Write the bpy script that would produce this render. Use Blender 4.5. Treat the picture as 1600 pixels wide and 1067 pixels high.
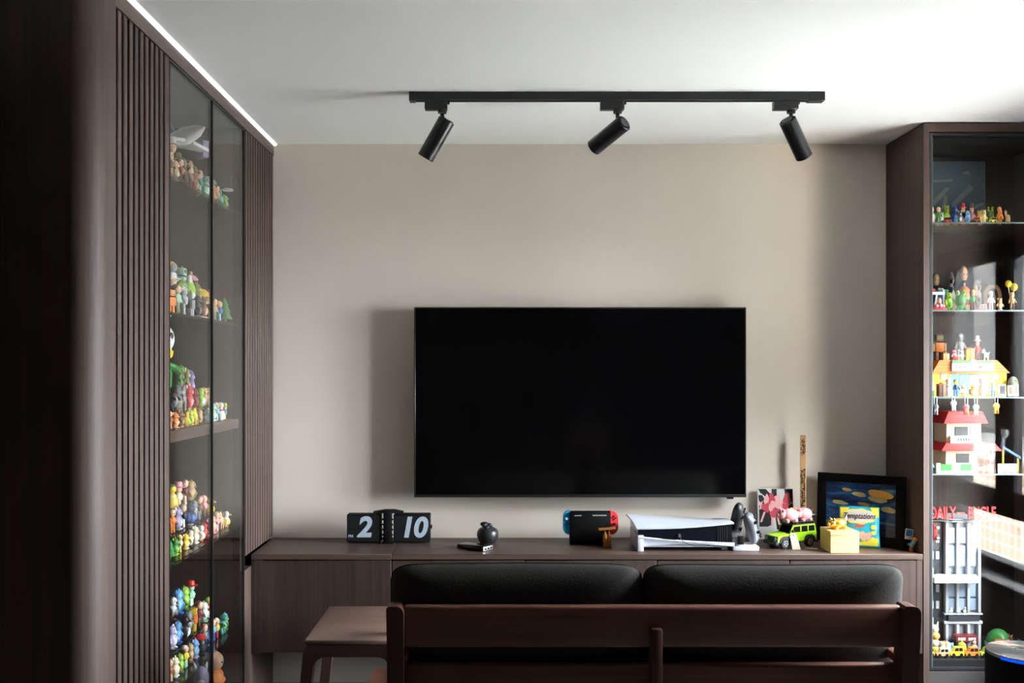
import bpy, bmesh, math, random
from mathutils import Matrix, Vector, Euler

random.seed(7)
for _o in list(bpy.data.objects):
    bpy.data.objects.remove(_o, do_unlink=True)
scene = bpy.context.scene
COL = scene.collection

# ------------------------------------------------------------------ camera
# back wall is the plane y = 0, floor z = 0, the camera looks along +y
CAMY, CAMZ, FPX, VX, VY = -4.4, 1.42, 1513.0, 780.0, 578.0
cam_d = bpy.data.cameras.new('camera')
cam_d.sensor_width = 36.0
cam_d.lens = 36.0 * FPX / 1600.0
cam_d.shift_x = (800.0 - VX) / 1600.0
cam_d.shift_y = (VY - 533.5) / 1600.0
cam_d.clip_start = 0.02
cam_d.clip_end = 200
cam = bpy.data.objects.new('camera', cam_d)
COL.objects.link(cam)
cam.location = (0, CAMY, CAMZ)
cam.rotation_euler = (math.pi / 2, 0, 0)
scene.camera = cam

# ------------------------------------------------------------------ light
SKY, SUN, EXPO = 26.0, 6.0, 2.35
world = bpy.data.worlds.new('sky')
scene.world = world
world.use_nodes = True
_bg = world.node_tree.nodes['Background']
_bg.inputs['Color'].default_value = (0.91, 0.955, 1.0, 1)
_bg.inputs['Strength'].default_value = SKY
sun_d = bpy.data.lights.new('sun', 'SUN')
sun_d.energy = SUN
sun_d.angle = 0.01
sun_d.color = (1.0, 0.98, 0.95)
sun = bpy.data.objects.new('sun', sun_d)
COL.objects.link(sun)
sun.rotation_euler = Vector((0.62, -0.30, -0.72)).to_track_quat('-Z', 'Y').to_euler()
WX, WY0, WY1, WZ0, WZ1 = 2.36, -1.60, -0.43, 0.45, 2.04      # window opening in the right wall
por_d = bpy.data.lights.new('window_portal', 'AREA')          # sampling guide for the sky in the window
por_d.shape = 'RECTANGLE'
por_d.size = WZ1 - WZ0
por_d.size_y = WY1 - WY0
por_d.cycles.is_portal = True
por = bpy.data.objects.new('window_portal', por_d)
COL.objects.link(por)
por.location = (WX + 0.22, (WY0 + WY1) / 2, (WZ0 + WZ1) / 2)
por.rotation_euler = (0, math.pi / 2, 0)
vs = scene.view_settings
vs.view_transform = 'Standard'
vs.look = 'None'
vs.exposure = EXPO
vs.gamma = 1.0
vs.use_curve_mapping = False
scene.cycles.use_denoising = True
scene.cycles.max_bounces = 14
scene.cycles.diffuse_bounces = 7
scene.cycles.transparent_max_bounces = 24
scene.cycles.sample_clamp_indirect = 8.0

# ------------------------------------------------------------------ helpers
def PX(x, y):
    return (x - VX) / FPX * (y - CAMY)
def PZ(v, y):
    return CAMZ - (v - VY) / FPX * (y - CAMY)

def C(r, g, b):
    f = lambda c: (c / 255 / 12.92) if c / 255 <= 0.04045 else ((c / 255 + 0.055) / 1.055) ** 2.4
    return (f(r), f(g), f(b), 1.0)

MATS = {}
def newmat(name):
    m = bpy.data.materials.new(name)
    m.use_nodes = True
    MATS[name] = m
    nt = m.node_tree
    return m, nt, nt.nodes['Principled BSDF']

def plain(name, col, rough=0.5, metal=0.0, vary=0.06, scale=40.0, bump=0.0, coat=0.0, emit=None, sheen=0.0, spec=None):
    if name in MATS:
        return MATS[name]
    m, nt, b = newmat(name)
    tc = nt.nodes.new('ShaderNodeTexCoord')
    nz = nt.nodes.new('ShaderNodeTexNoise')
    nz.inputs['Scale'].default_value = scale
    nz.inputs['Detail'].default_value = 4
    nt.links.new(tc.outputs['Object'], nz.inputs['Vector'])
    mx = nt.nodes.new('ShaderNodeMix')
    mx.data_type = 'RGBA'
    nt.links.new(nz.outputs['Fac'], mx.inputs['Factor'])
    mx.inputs['A'].default_value = tuple(min(1, c * (1 - vary)) for c in col[:3]) + (1,)
    mx.inputs['B'].default_value = tuple(min(1, c * (1 + vary)) for c in col[:3]) + (1,)
    nt.links.new(mx.outputs['Result'], b.inputs['Base Color'])
    b.inputs['Roughness'].default_value = rough
    b.inputs['Metallic'].default_value = metal
    if coat:
        b.inputs['Coat Weight'].default_value = coat
    if spec is not None:
        b.inputs['Specular IOR Level'].default_value = spec
    if sheen:
        b.inputs['Sheen Weight'].default_value = sheen
    if emit:
        b.inputs['Emission Color'].default_value = emit[0]
        b.inputs['Emission Strength'].default_value = emit[1]
    if bump:
        bp = nt.nodes.new('ShaderNodeBump')
        bp.inputs['Strength'].default_value = bump
        bp.inputs['Distance'].default_value = 0.002
        nt.links.new(nz.outputs['Fac'], bp.inputs['Height'])
        nt.links.new(bp.outputs['Normal'], b.inputs['Normal'])
    return m

def wood(name, c1, c2, grain='z', rough=0.5, fine=90.0, coat=0.0):
    m, nt, b = newmat(name)
    tc = nt.nodes.new('ShaderNodeTexCoord')
    mp = nt.nodes.new('ShaderNodeMapping')
    sc = {'x': (1.6, fine, fine), 'y': (fine, 1.6, fine), 'z': (fine, fine, 1.6)}[grain]
    mp.inputs['Scale'].default_value = sc
    nt.links.new(tc.outputs['Object'], mp.inputs['Vector'])
    n1 = nt.nodes.new('ShaderNodeTexNoise')
    n1.inputs['Scale'].default_value = 1.0
    n1.inputs['Detail'].default_value = 6
    n1.inputs['Roughness'].default_value = 0.65
    nt.links.new(mp.outputs['Vector'], n1.inputs['Vector'])
    mp2 = nt.nodes.new('ShaderNodeMapping')
    mp2.inputs['Scale'].default_value = tuple(s * 0.16 if s > 2 else s * 0.4 for s in sc)
    nt.links.new(tc.outputs['Object'], mp2.inputs['Vector'])
    n2 = nt.nodes.new('ShaderNodeTexNoise')
    n2.inputs['Scale'].default_value = 1.0
    n2.inputs['Detail'].default_value = 3
    nt.links.new(mp2.outputs['Vector'], n2.inputs['Vector'])
    ad = nt.nodes.new('ShaderNodeMath')
    ad.operation = 'MULTIPLY_ADD'
    nt.links.new(n1.outputs['Fac'], ad.inputs[0])
    ad.inputs[1].default_value = 0.6
    mu = nt.nodes.new('ShaderNodeMath')
    mu.operation = 'MULTIPLY'
    nt.links.new(n2.outputs['Fac'], mu.inputs[0])
    mu.inputs[1].default_value = 0.4
    nt.links.new(mu.outputs[0], ad.inputs[2])
    rp = nt.nodes.new('ShaderNodeValToRGB')
    rp.color_ramp.elements[0].position = 0.36
    rp.color_ramp.elements[0].color = c1
    rp.color_ramp.elements[1].position = 0.64
    rp.color_ramp.elements[1].color = c2
    nt.links.new(ad.outputs[0], rp.inputs['Fac'])
    nt.links.new(rp.outputs['Color'], b.inputs['Base Color'])
    b.inputs['Roughness'].default_value = rough
    if coat:
        b.inputs['Coat Weight'].default_value = coat
    bp = nt.nodes.new('ShaderNodeBump')
    bp.inputs['Strength'].default_value = 0.12
    bp.inputs['Distance'].default_value = 0.001
    nt.links.new(n1.outputs['Fac'], bp.inputs['Height'])
    nt.links.new(bp.outputs['Normal'], b.inputs['Normal'])
    return m

def glass(name, tint=(1, 1, 1), f0=0.04, rough=0.0):
    """clear pane: transparent, with a mirror layer that follows Schlick's law"""
    m = bpy.data.materials.new(name)
    m.use_nodes = True
    MATS[name] = m
    nt = m.node_tree
    nt.nodes.remove(nt.nodes['Principled BSDF'])
    out = nt.nodes['Material Output']
    g = nt.nodes.new('ShaderNodeNewGeometry')
    dt = nt.nodes.new('ShaderNodeVectorMath')
    dt.operation = 'DOT_PRODUCT'
    nt.links.new(g.outputs['Normal'], dt.inputs[0])
    nt.links.new(g.outputs['Incoming'], dt.inputs[1])
    ab = nt.nodes.new('ShaderNodeMath'); ab.operation = 'ABSOLUTE'
    nt.links.new(dt.outputs['Value'], ab.inputs[0])
    su = nt.nodes.new('ShaderNodeMath'); su.operation = 'SUBTRACT'
    su.inputs[0].default_value = 1.0
    su.use_clamp = True
    nt.links.new(ab.outputs[0], su.inputs[1])
    pw = nt.nodes.new('ShaderNodeMath'); pw.operation = 'POWER'
    nt.links.new(su.outputs[0], pw.inputs[0])
    pw.inputs[1].default_value = 5.0
    ma = nt.nodes.new('ShaderNodeMath'); ma.operation = 'MULTIPLY_ADD'
    nt.links.new(pw.outputs[0], ma.inputs[0])
    ma.inputs[1].default_value = 1 - f0
    ma.inputs[2].default_value = f0
    tr = nt.nodes.new('ShaderNodeBsdfTransparent')
    tr.inputs['Color'].default_value = tuple(tint) + (1,)
    gl = nt.nodes.new('ShaderNodeBsdfGlossy')
    gl.inputs['Roughness'].default_value = rough
    mx = nt.nodes.new('ShaderNodeMixShader')
    nt.links.new(ma.outputs[0], mx.inputs[0])
    nt.links.new(tr.outputs[0], mx.inputs[1])
    nt.links.new(gl.outputs[0], mx.inputs[2])
    nt.links.new(mx.outputs[0], out.inputs['Surface'])
    return m

def brickmat(name, c1, c2, mortar, scale, w=0.5, h=0.25, ms=0.02, rough=0.8, axes='yz', off=0.5):
    m, nt, b = newmat(name)
    tc = nt.nodes.new('ShaderNodeTexCoord')
    sp = nt.nodes.new('ShaderNodeSeparateXYZ')
    cb = nt.nodes.new('ShaderNodeCombineXYZ')
    nt.links.new(tc.outputs['Object'], sp.inputs[0])
    nt.links.new(sp.outputs[axes[0].upper()], cb.inputs['X'])
    nt.links.new(sp.outputs[axes[1].upper()], cb.inputs['Y'])
    br = nt.nodes.new('ShaderNodeTexBrick')
    br.offset = off
    br.inputs['Color1'].default_value = c1
    br.inputs['Color2'].default_value = c2
    br.inputs['Mortar'].default_value = mortar
    br.inputs['Scale'].default_value = scale
    br.inputs['Brick Width'].default_value = w
    br.inputs['Row Height'].default_value = h
    br.inputs['Mortar Size'].default_value = ms
    nt.links.new(cb.outputs[0], br.inputs['Vector'])
    nt.links.new(br.outputs['Color'], b.inputs['Base Color'])
    b.inputs['Roughness'].default_value = rough
    return m

def I():
    return Matrix.Identity(4)
def T(x, y, z):
    return Matrix.Translation((x, y, z))
def R(a, ax):
    return Matrix.Rotation(math.radians(a), 4, ax)
def S(x, y, z):
    return Matrix.Diagonal((x, y, z, 1))
def align(d):
    return Vector(d).to_track_quat('Z', 'Y').to_matrix().to_4x4()

class MB:
    """collects shapes into ONE mesh"""
    def __init__(self):
        self.v, self.f, self.s = [], [], []
    def add(self, vs, fs, M=None, smooth=False):
        o = len(self.v)
        for p in vs:
            p = Vector(p)
            self.v.append(tuple(M @ p) if M is not None else tuple(p))
        for f in fs:
            self.f.append(tuple(i + o for i in f))
            self.s.append(smooth)
        return self
    def box(self, x0, x1, y0, y1, z0, z1, M=None, bev=0.0, seg=2):
        if bev <= 0:
            vs = [(x, y, z) for z in (z0, z1) for y in (y0, y1) for x in (x0, x1)]
            fs = [(0, 2, 3, 1), (4, 5, 7, 6), (0, 1, 5, 4), (2, 6, 7, 3), (0, 4, 6, 2), (1, 3, 7, 5)]
            return self.add(vs, fs, M)
        bm = bmesh.new()
        bmesh.ops.create_cube(bm, size=1.0)
        bmesh.ops.scale(bm, vec=(x1 - x0, y1 - y0, z1 - z0), verts=bm.verts)
        bmesh.ops.translate(bm, vec=((x0 + x1) / 2, (y0 + y1) / 2, (z0 + z1) / 2), verts=bm.verts)
        bmesh.ops.bevel(bm, geom=list(bm.edges), offset=bev, segments=seg, profile=0.5, affect='EDGES', clamp_overlap=True)
        bm.verts.index_update()
        vs = [v.co.copy() for v in bm.verts]
        fs = [[v.index for v in f.verts] for f in bm.faces]
        bm.free()
        return self.add(vs, fs, M, True)
    def cyl(self, p0, p1, r0, r1=None, n=16, caps=True, M=None):
        r1 = r0 if r1 is None else r1
        p0, p1 = Vector(p0), Vector(p1)
        q = align(p1 - p0)
        L = (p1 - p0).length
        vs = []
        for z, r in ((0, r0), (L, r1)):
            for k in range(n):
                a = 2 * math.pi * k / n
                vs.append(p0 + q @ Vector((r * math.cos(a), r * math.sin(a), z)))
        fs = [(k, (k + 1) % n, n + (k + 1) % n, n + k) for k in range(n)]
        self.add(vs, fs, M, True)
        if caps:
            o = len(self.v) - 2 * n
            self.f.append(tuple(o + k for k in reversed(range(n)))); self.s.append(False)
            self.f.append(tuple(o + n + k for k in range(n))); self.s.append(False)
        return self
    def ball(self, c, rx, ry=None, rz=None, n=12, m=8, M=None):
        ry = rx if ry is None else ry
        rz = rx if rz is None else rz
        vs = [(c[0], c[1], c[2] - rz)]
        for i in range(1, m):
            t = math.pi * i / m
            for k in range(n):
                a = 2 * math.pi * k / n
                vs.append((c[0] + rx * math.sin(t) * math.cos(a), c[1] + ry * math.sin(t) * math.sin(a), c[2] - rz * math.cos(t)))
        vs.append((c[0], c[1], c[2] + rz))
        fs = [(0, 1 + (k + 1) % n, 1 + k) for k in range(n)]
        for i in range(m - 2):
            a = 1 + i * n
            for k in range(n):
                fs.append((a + k, a + (k + 1) % n, a + n + (k + 1) % n, a + n + k))
        a = 1 + (m - 2) * n
        e = len(vs) - 1
        for k in range(n):
            fs.append((a + k, a + (k + 1) % n, e))
        return self.add(vs, fs, M, True)
    def lathe(self, prof, n=24, M=None, smooth=True):
        vs, fs = [], []
        m = len(prof)
        for r, z in prof:
            for k in range(n):
                a = 2 * math.pi * k / n
                vs.append((r * math.cos(a), r * math.sin(a), z))
        for i in range(m - 1):
            for k in range(n):
                fs.append((i * n + k, i * n + (k + 1) % n, (i + 1) * n + (k + 1) % n, (i + 1) * n + k))
        fs.append(tuple(reversed(range(n))))
        fs.append(tuple(range((m - 1) * n, m * n)))
        return self.add(vs, fs, M, smooth)
    def prism(self, poly, d0, d1, plane='xz', M=None, smooth=False):
        """polygon (a, b) extruded between d0 and d1 along the third axis"""
        n = len(poly)
        def P(a, b, d):
            return {'xz': (a, d, b), 'xy': (a, b, d), 'yz': (d, a, b)}[plane]
        vs = [P(a, b, d0) for a, b in poly] + [P(a, b, d1) for a, b in poly]
        fs = [tuple(range(n)), tuple(reversed(range(n, 2 * n)))]
        fs += [(i, n + i, n + (i + 1) % n, (i + 1) % n) for i in range(n)]
        o = len(self.f)
        self.add(vs, fs, M, False)
        if smooth:
            for i in range(o + 2, len(self.f)):
                self.s[i] = True
        return self
    def tube(self, pts, r, n=8, M=None, taper=None):
        pts = [Vector(p) for p in pts]
        vs, fs = [], []
        m = len(pts)
        for i, p in enumerate(pts):
            d = (pts[min(i + 1, m - 1)] - pts[max(i - 1, 0)]).normalized()
            q = align(d)
            rr = r if taper is None else r * taper[i]
            for k in range(n):
                a = 2 * math.pi * k / n
                vs.append(p + q @ Vector((rr * math.cos(a), rr * math.sin(a), 0)))
        for i in range(m - 1):
            for k in range(n):
                fs.append((i * n + k, i * n + (k + 1) % n, (i + 1) * n + (k + 1) % n, (i + 1) * n + k))
        fs.append(tuple(reversed(range(n))))
        fs.append(tuple(range((m - 1) * n, m * n)))
        return self.add(vs, fs, M, True)
    def grid(self, fn, nu, nv, thick=0.0, M=None):
        """surface fn(u, v), u and v in 0..1; thick adds a second skin along -z of the local normal"""
        vs = [Vector(fn(i / nu, j / nv)) for j in range(nv + 1) for i in range(nu + 1)]
        W = nu + 1
        fs = [(j * W + i, j * W + i + 1, (j + 1) * W + i + 1, (j + 1) * W + i) for j in range(nv) for i in range(nu)]
        if thick:
            nrm = [Vector((0, 0, 0)) for _ in vs]
            for f in fs:
                nn = (vs[f[1]] - vs[f[0]]).cross(vs[f[3]] - vs[f[0]])
                for k in f:
                    nrm[k] += nn
            N = len(vs)
            vs = vs + [p - nn.normalized() * thick for p, nn in zip(vs, nrm)]
            fs = fs + [tuple(N + k for k in reversed(f)) for f in fs]
            ring = [i for i in range(W)] + [j * W + nu for j in range(1, nv + 1)] + [nv * W + i for i in range(nu - 1, -1, -1)] + [j * W for j in range(nv - 1, 0, -1)]
            fs += [(ring[(k + 1) % len(ring)], ring[k], N + ring[k], N + ring[(k + 1) % len(ring)]) for k in range(len(ring))]
        return self.add(vs, fs, M, True)
    def build(self, name, mat, parent=None, angle=40):
        me = bpy.data.meshes.new(name)
        me.from_pydata(self.v, [], self.f)
        me.polygons.foreach_set('use_smooth', self.s)
        bm = bmesh.new()
        bm.from_mesh(me)
        bmesh.ops.recalc_face_normals(bm, faces=bm.faces)
        ca = math.cos(math.radians(angle))
        for e in bm.edges:
            if len(e.link_faces) == 2 and e.link_faces[0].normal.dot(e.link_faces[1].normal) < ca:
                e.smooth = False
        bm.to_mesh(me)
        bm.free()
        if isinstance(mat, str):
            mat = MATS[mat]
        me.materials.append(mat)
        o = bpy.data.objects.new(name, me)
        COL.objects.link(o)
        o.parent = parent
        return o

def tag(o, label=None, cat=None, group=None, kind=None):
    if label: o['label'] = label
    if cat: o['category'] = cat
    if group: o['group'] = group
    if kind: o['kind'] = kind
    return o

def thing(name, label, cat, loc=(0, 0, 0), rz=0.0, group=None, scale=None):
    o = bpy.data.objects.new(name, None)
    o.empty_display_size = 0.05
    COL.objects.link(o)
    o.location = loc
    o.rotation_euler = (0, 0, math.radians(rz))
    if scale: o.scale = scale
    return tag(o, label, cat, group)

def struct(name, mb, mat, label, parent=None):
    o = mb.build(name, mat, parent)
    if parent is None:
        tag(o, label, kind='structure')
    return o

def text_mb(txt, size, extrude=0.0, shear=0.0, bold=0.0, M=None, space=1.0, sx=1.0, align_x='CENTER'):
    cu = bpy.data.curves.new('lettering', 'FONT')
    cu.body = txt
    cu.size = size
    cu.shear = shear
    cu.offset = bold
    cu.extrude = extrude
    cu.space_character = space
    cu.align_x = align_x
    cu.align_y = 'CENTER'
    cu.resolution_u = 4
    o = bpy.data.objects.new('lettering', cu)
    COL.objects.link(o)
    dg = bpy.context.evaluated_depsgraph_get()
    dg.update()
    me = bpy.data.meshes.new_from_object(o.evaluated_get(dg))
    mb = MB()
    mb.add([(v.co.x * sx, v.co.y, v.co.z) for v in me.vertices], [tuple(p.vertices) for p in me.polygons], M)
    bpy.data.objects.remove(o, do_unlink=True)
    bpy.data.meshes.remove(me)
    bpy.data.curves.remove(cu)
    return mb

FRONT = R(90, 'X')      # lettering drawn in xy, turned to stand up facing -y

# ------------------------------------------------------------------ materials
plain('wall_paint', C(222, 212, 200), 0.92, vary=0.03, scale=3, bump=0.03)
plain('ceiling_paint', C(236, 236, 233), 0.95, vary=0.015, scale=3)
plain('white_trim', C(240, 240, 238), 0.7, vary=0.02)
plain('floor_tile', C(78, 77, 77), 0.5, vary=0.12, scale=5)
wood('walnut_v', C(57, 42, 37), C(84, 66, 58), 'z', 0.6)
wood('walnut_h', C(56, 41, 36), C(82, 63, 55), 'x', 0.45)
wood('walnut_door', C(44, 30, 26), C(68, 50, 43), 'z', 0.5)
wood('walnut_y', C(64, 48, 42), C(92, 73, 65), 'y', 0.45)
wood('walnut_dark', C(40, 30, 27), C(58, 44, 39), 'z', 0.5)
wood('sofa_wood', C(98, 60, 49), C(128, 82, 66), 'x', 0.42, fine=60)
wood('sofa_wood_v', C(70, 44, 37), C(94, 60, 50), 'z', 0.42, fine=60)
wood('table_wood', C(96, 74, 66), C(126, 100, 90), 'x', 0.4, fine=60)
wood('table_dark', C(50, 32, 28), C(70, 46, 40), 'x', 0.5, fine=60)
wood('pale_wood', C(208, 164, 100), C(222, 184, 122), 'x', 0.45, fine=50)
wood('stick_wood', C(212, 166, 112), C(228, 190, 140), 'z', 0.5, fine=120)
plain('black_metal', C(20, 21, 22), 0.42, vary=0.1)
plain('black_matte', C(11, 11, 12), 0.6, vary=0.1, spec=0.12)
plain('black_gloss', C(9, 9, 11), 0.16, vary=0.05)
plain('gap_black', C(8, 7, 7), 0.9, vary=0.1, spec=0.1)
plain('screen', C(5, 5, 6), 0.12, vary=0.02, scale=2)
plain('charcoal_velvet', C(54, 53, 51), 1.0, vary=0.25, scale=160, bump=0.5, spec=0.08)
plain('alu', C(168, 170, 172), 0.35, 0.9, vary=0.05)
plain('dark_alu', C(44, 45, 48), 0.38, 0.3, vary=0.08)
plain('window_frame', C(36, 37, 40), 0.4, 0.2, vary=0.08)
plain('print_black', C(12, 12, 13), 0.6)
plain('print_white', C(206, 205, 203), 0.6)
glass('cabinet_glass', (0.985, 0.99, 0.985))
glass('clear_door_glass', (0.985, 0.99, 0.985), 0.022)
glass('window_glass', (0.97, 0.985, 0.98))
glass('shelf_glass', (0.93, 0.97, 0.95), 0.05)
glass('acrylic', (0.97, 0.97, 0.97), 0.045)
plain('glass_edge', C(104, 122, 122), 0.2, vary=0.05)
# ------------------------------------------------------------------ the room
XL, XR, YB, HC = -1.44, WX, -7.2, 2.446
struct('floor', MB().box(XL - .2, XR + .2, YB - .2, 0.2, -0.12, 0), 'floor_tile', 'grey tiled floor under the wall-hung sideboard')
struct('ceiling', MB().box(XL - .2, XR + .2, -2.35, 0.2, HC, HC + .15), 'ceiling_paint', 'plain white ceiling above the television wall')
struct('ceiling_rear', MB().box(XL - .2, XR + .2, YB - .2, -2.35, HC - .06, HC + .15), 'walnut_dark', 'unseen rear ceiling, dark timber added to dim the foreground')  # unseen; dark boarding invented to cut bounced light in the foreground
struct('wall_back', MB().box(XL - .2, XR + .2, 0, 0.2, 0, HC), 'wall_paint', 'warm grey plaster wall behind the television')
struct('wall_left', MB().box(XL - .2, XL, YB, 0, 0, HC), 'walnut_dark', 'left wall behind the slatted cabinet, made dark to dim the unseen room')  # dark finish picked so little light returns from the unseen room
struct('wall_rear', MB().box(XL - .2, XR + .2, YB - .2, YB, 0, HC), 'walnut_dark', 'unseen wall at the far end, made dark to dim the foreground')  # unseen; finished dark to keep bounced light off the sofa back
mb = MB()
mb.box(XR, XR + .2, -2.1, WY0, 0, HC)
mb.box(XR, XR + .2, WY1, 0, 0, HC)
mb.box(XR, XR + .2, WY0, WY1, 0, WZ0)
mb.box(XR, XR + .2, WY0, WY1, WZ1, HC)
struct('wall_right', mb, 'wall_paint', 'wall holding the window beside the right cabinet')

struct('wall_right_rear', MB().box(XR, XR + .2, YB, -2.1, 0, HC), 'walnut_dark', 'unseen stretch of the right wall, dark panelling added to dim the foreground')  # unseen; dark panelling put in to hold back light on near surfaces

# window in the right wall: black aluminium frame, low fixed lights and tall casements
win = MB()
fx0, fx1 = XR + 0.05, XR + 0.12
for (a, b, c, d) in ((WY0, WY1, WZ0, WZ0 + .05), (WY0, WY1, WZ1 - .05, WZ1), (WY0, WY0 + .05, WZ0, WZ1), (WY1 - .05, WY1, WZ0, WZ1)):
    win.box(fx0, fx1, a, b, c, d, bev=.004)
wo = struct('window_1', win, 'window_frame', 'black framed window facing the tiled house next door')
plain('lining_grey', C(58, 61, 66), .5)
lin = MB()
lin.box(XR + .001, XR + .199, WY0 + .0005, WY0 + .012, WZ0 + .001, WZ1 - .001); lin.box(XR + .001, XR + .199, WY1 - .012, WY1 - .0005, WZ0 + .001, WZ1 - .001); lin.box(XR + .001, XR + .199, WY0 + .012, WY1 - .012, WZ1 - .012, WZ1 - .0005)
lin.build('reveal_lining', 'lining_grey', wo)
WT0, WT1, WYM = 0.72, 0.80, -0.98
MB().box(fx0, fx1, WY0 + .05, WY1 - .05, WT0, WT1, bev=.004).build('transom', 'window_frame', wo)
MB().box(fx0, fx1, WYM - .03, WYM + .03, WT1, WZ1 - .05, bev=.004).build('mullion', 'window_frame', wo)
for (a, b) in ((WY0 + .05, WYM - .03), (WYM + .03, WY1 - .05)):
    s = MB()
    for (c, d, e, g) in ((a, b, WT1, WT1 + .045), (a, b, WZ1 - .095, WZ1 - .05), (a, a + .045, WT1, WZ1 - .05), (b - .045, b, WT1, WZ1 - .05)):
        s.box(fx0 - .012, fx0 + .03, c, d, e, g, bev=.003)
    so = s.build('casement_sash', 'window_frame', wo)
    MB().box(fx0 + .008, fx0 + .014, a + .04, b - .04, WT1 + .04, WZ1 - .09).build('pane', 'window_glass', so)
MB().box(fx0 + .03, fx0 + .036, WY0 + .045, WY1 - .045, WZ0 + .045, WT0 + .005).build('pane', 'window_glass', wo)
h = MB().box(fx0 - .05, fx0 - .012, WYM + .045, WYM + .065, 1.10, 1.14, bev=.004)
h.box(fx0 - .055, fx0 - .035, WYM + .045, WYM + .065, 1.02, 1.14, bev=.004)
h.build('window_handle', 'alu', wo)
plain('sill_stone', C(70, 71, 74), 0.25, vary=0.08, scale=20)
struct('trim_1', MB().box(XR - .10, XR + .05, WY0 - .03, WY1 + .0, WZ0 - .035, WZ0, bev=.006), 'sill_stone', 'grey stone sill under the window')

# outside: sunlit tiled house and a darker brick block
brickmat('peach_tile', C(146, 112, 88), C(166, 132, 108), C(232, 226, 214), 3.0, 0.5, 0.5, 0.05, 0.6, 'yz', 0.0)
brickmat('grey_brick', C(74, 71, 69), C(86, 82, 79), C(98, 95, 92), 1.3, 0.9, 0.34, 0.02, 0.8, 'yz')
brickmat('grey_brick_x', C(104, 100, 98), C(122, 117, 113), C(140, 136, 132), 1.3, 0.9, 0.34, 0.02, 0.8, 'xz')
plain('street', C(148, 146, 143), 0.9, vary=0.1, scale=1)
struct('floor_outside', MB().box(XR + .2, 150, -150, 150, -9.2, -9.0), 'street', 'pavement outside the window')
plain('light_block_dark', C(52, 52, 54), .9, vary=.15, scale=3)
struct('trim_light_block', MB().box(XR + .2, XR + 1.4, -3.2, .2, -.2, -.1), 'light_block_dark', 'unseen dark slab added outside under the window to block light')  # added to stop steep light from the ground reaching the ceiling
h2 = thing('tiled_house', 'sunlit peach tiled house outside the window, seen mirrored in glass', 'house', (7.0, -8, -9.0))
MB().box(0, 1.5, -18, 1.5, 0, 9.15).build('wall', 'peach_tile', h2)
MB().box(-.1, 1.55, -18.1, 1.6, 9.15, 9.32).build('coping', 'street', h2)
h3 = thing('brick_block', 'tall grey brick building behind the tiled house', 'building', (5.2, -8, -9.0))
MB().box(3.5, 9, -20, 1.6, 0, 14.4).build('wall', 'grey_brick', h3)
for k in range(6):
    for j in range(2):
        f = MB().box(3.44, 3.52, -19 + k * 3.4, -17.5 + k * 3.4, 9.9 + j * 2.3, 11.5 + j * 2.3).build('window', 'window_frame', h3)
        MB().box(3.435, 3.45, -18.9 + k * 3.4, -17.6 + k * 3.4, 10.0 + j * 2.3, 11.4 + j * 2.3).build('pane', 'black_gloss', f)

# ------------------------------------------------------------------ left display cabinet
CX = -1.023                       # its front plane
YE = -1.955                       # its near end
CT = 2.436
SH = [2.050, 1.605, 1.224, 0.800, 0.393]
yA, yB, yC = -1.393, -0.935, -0.505      # glass door edges
lc = thing('display_cabinet', 'tall dark walnut cabinet with slatted front and two glass doors', 'cabinet', (CX, 0, 0))
# near end panel with a rounded corner
rr = 0.075
poly = [(-0.41, YE), (-rr, YE)] + [(-rr + rr * math.sin(a), YE + rr - rr * math.cos(a)) for a in [math.radians(k * 9) for k in range(1, 10)]] + [(0, YE + rr), (0, -1.815), (-.03, -1.815), (-.03, -1.79), (-0.41, -1.79)]
MB().prism(poly, 0.0, CT, 'xy', smooth=True).build('end_panel', 'walnut_v', lc, angle=30)
MB().box(-.41, 0, -1.815, -.004, 2.392, CT).build('top_rail', 'walnut_y', lc)
MB().box(-.40, 0, -1.79, -.50, 0, 0.09).build('plinth', 'walnut_y', lc)
MB().box(-.412, -.395, -1.79, -.004, .0, 2.392).build('back_panel', 'walnut_dark', lc)
MB().box(-.395, -.02, yA - .025, yA - .003, .09, 2.392).build('partition', 'walnut_dark', lc)
MB().box(-.395, -.02, yC + .003, yC + .025, .09, 2.392).build('partition', 'walnut_dark', lc)
MB().box(-.05, -.022, -1.815, yA - .003, .09, 2.392).build('slat_backing', 'gap_black', lc)
MB().box(-.05, -.022, yC + .003, -.004, .655, 2.392).build('slat_backing', 'gap_black', lc)
pit = 0.0405
sl = None
def slat(y0, w, z0):
    global sl
    return MB().box(-.021, 0, y0, y0 + w, z0, 2.390, bev=.0025, seg=1).build('slat', 'walnut_v', lc)
y = -1.815 + .015
while y + .024 < yA:
    w = .0255 if y + pit + .0255 < yA else (yA - .003 - y)
    slat(y, w, .09); y += pit
y = yC + .016
while y < -.01:
    slat(y, min(.0255, -.004 - y), .668); y += pit
MB().box(-.03, -.004, yC + .004, -.004, .0, .61).build('lower_panel', 'walnut_v', lc)
MB().box(-.05, -.03, yC + .004, -.004, .60, .67).build('shadow_gap', 'gap_black', lc)
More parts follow.
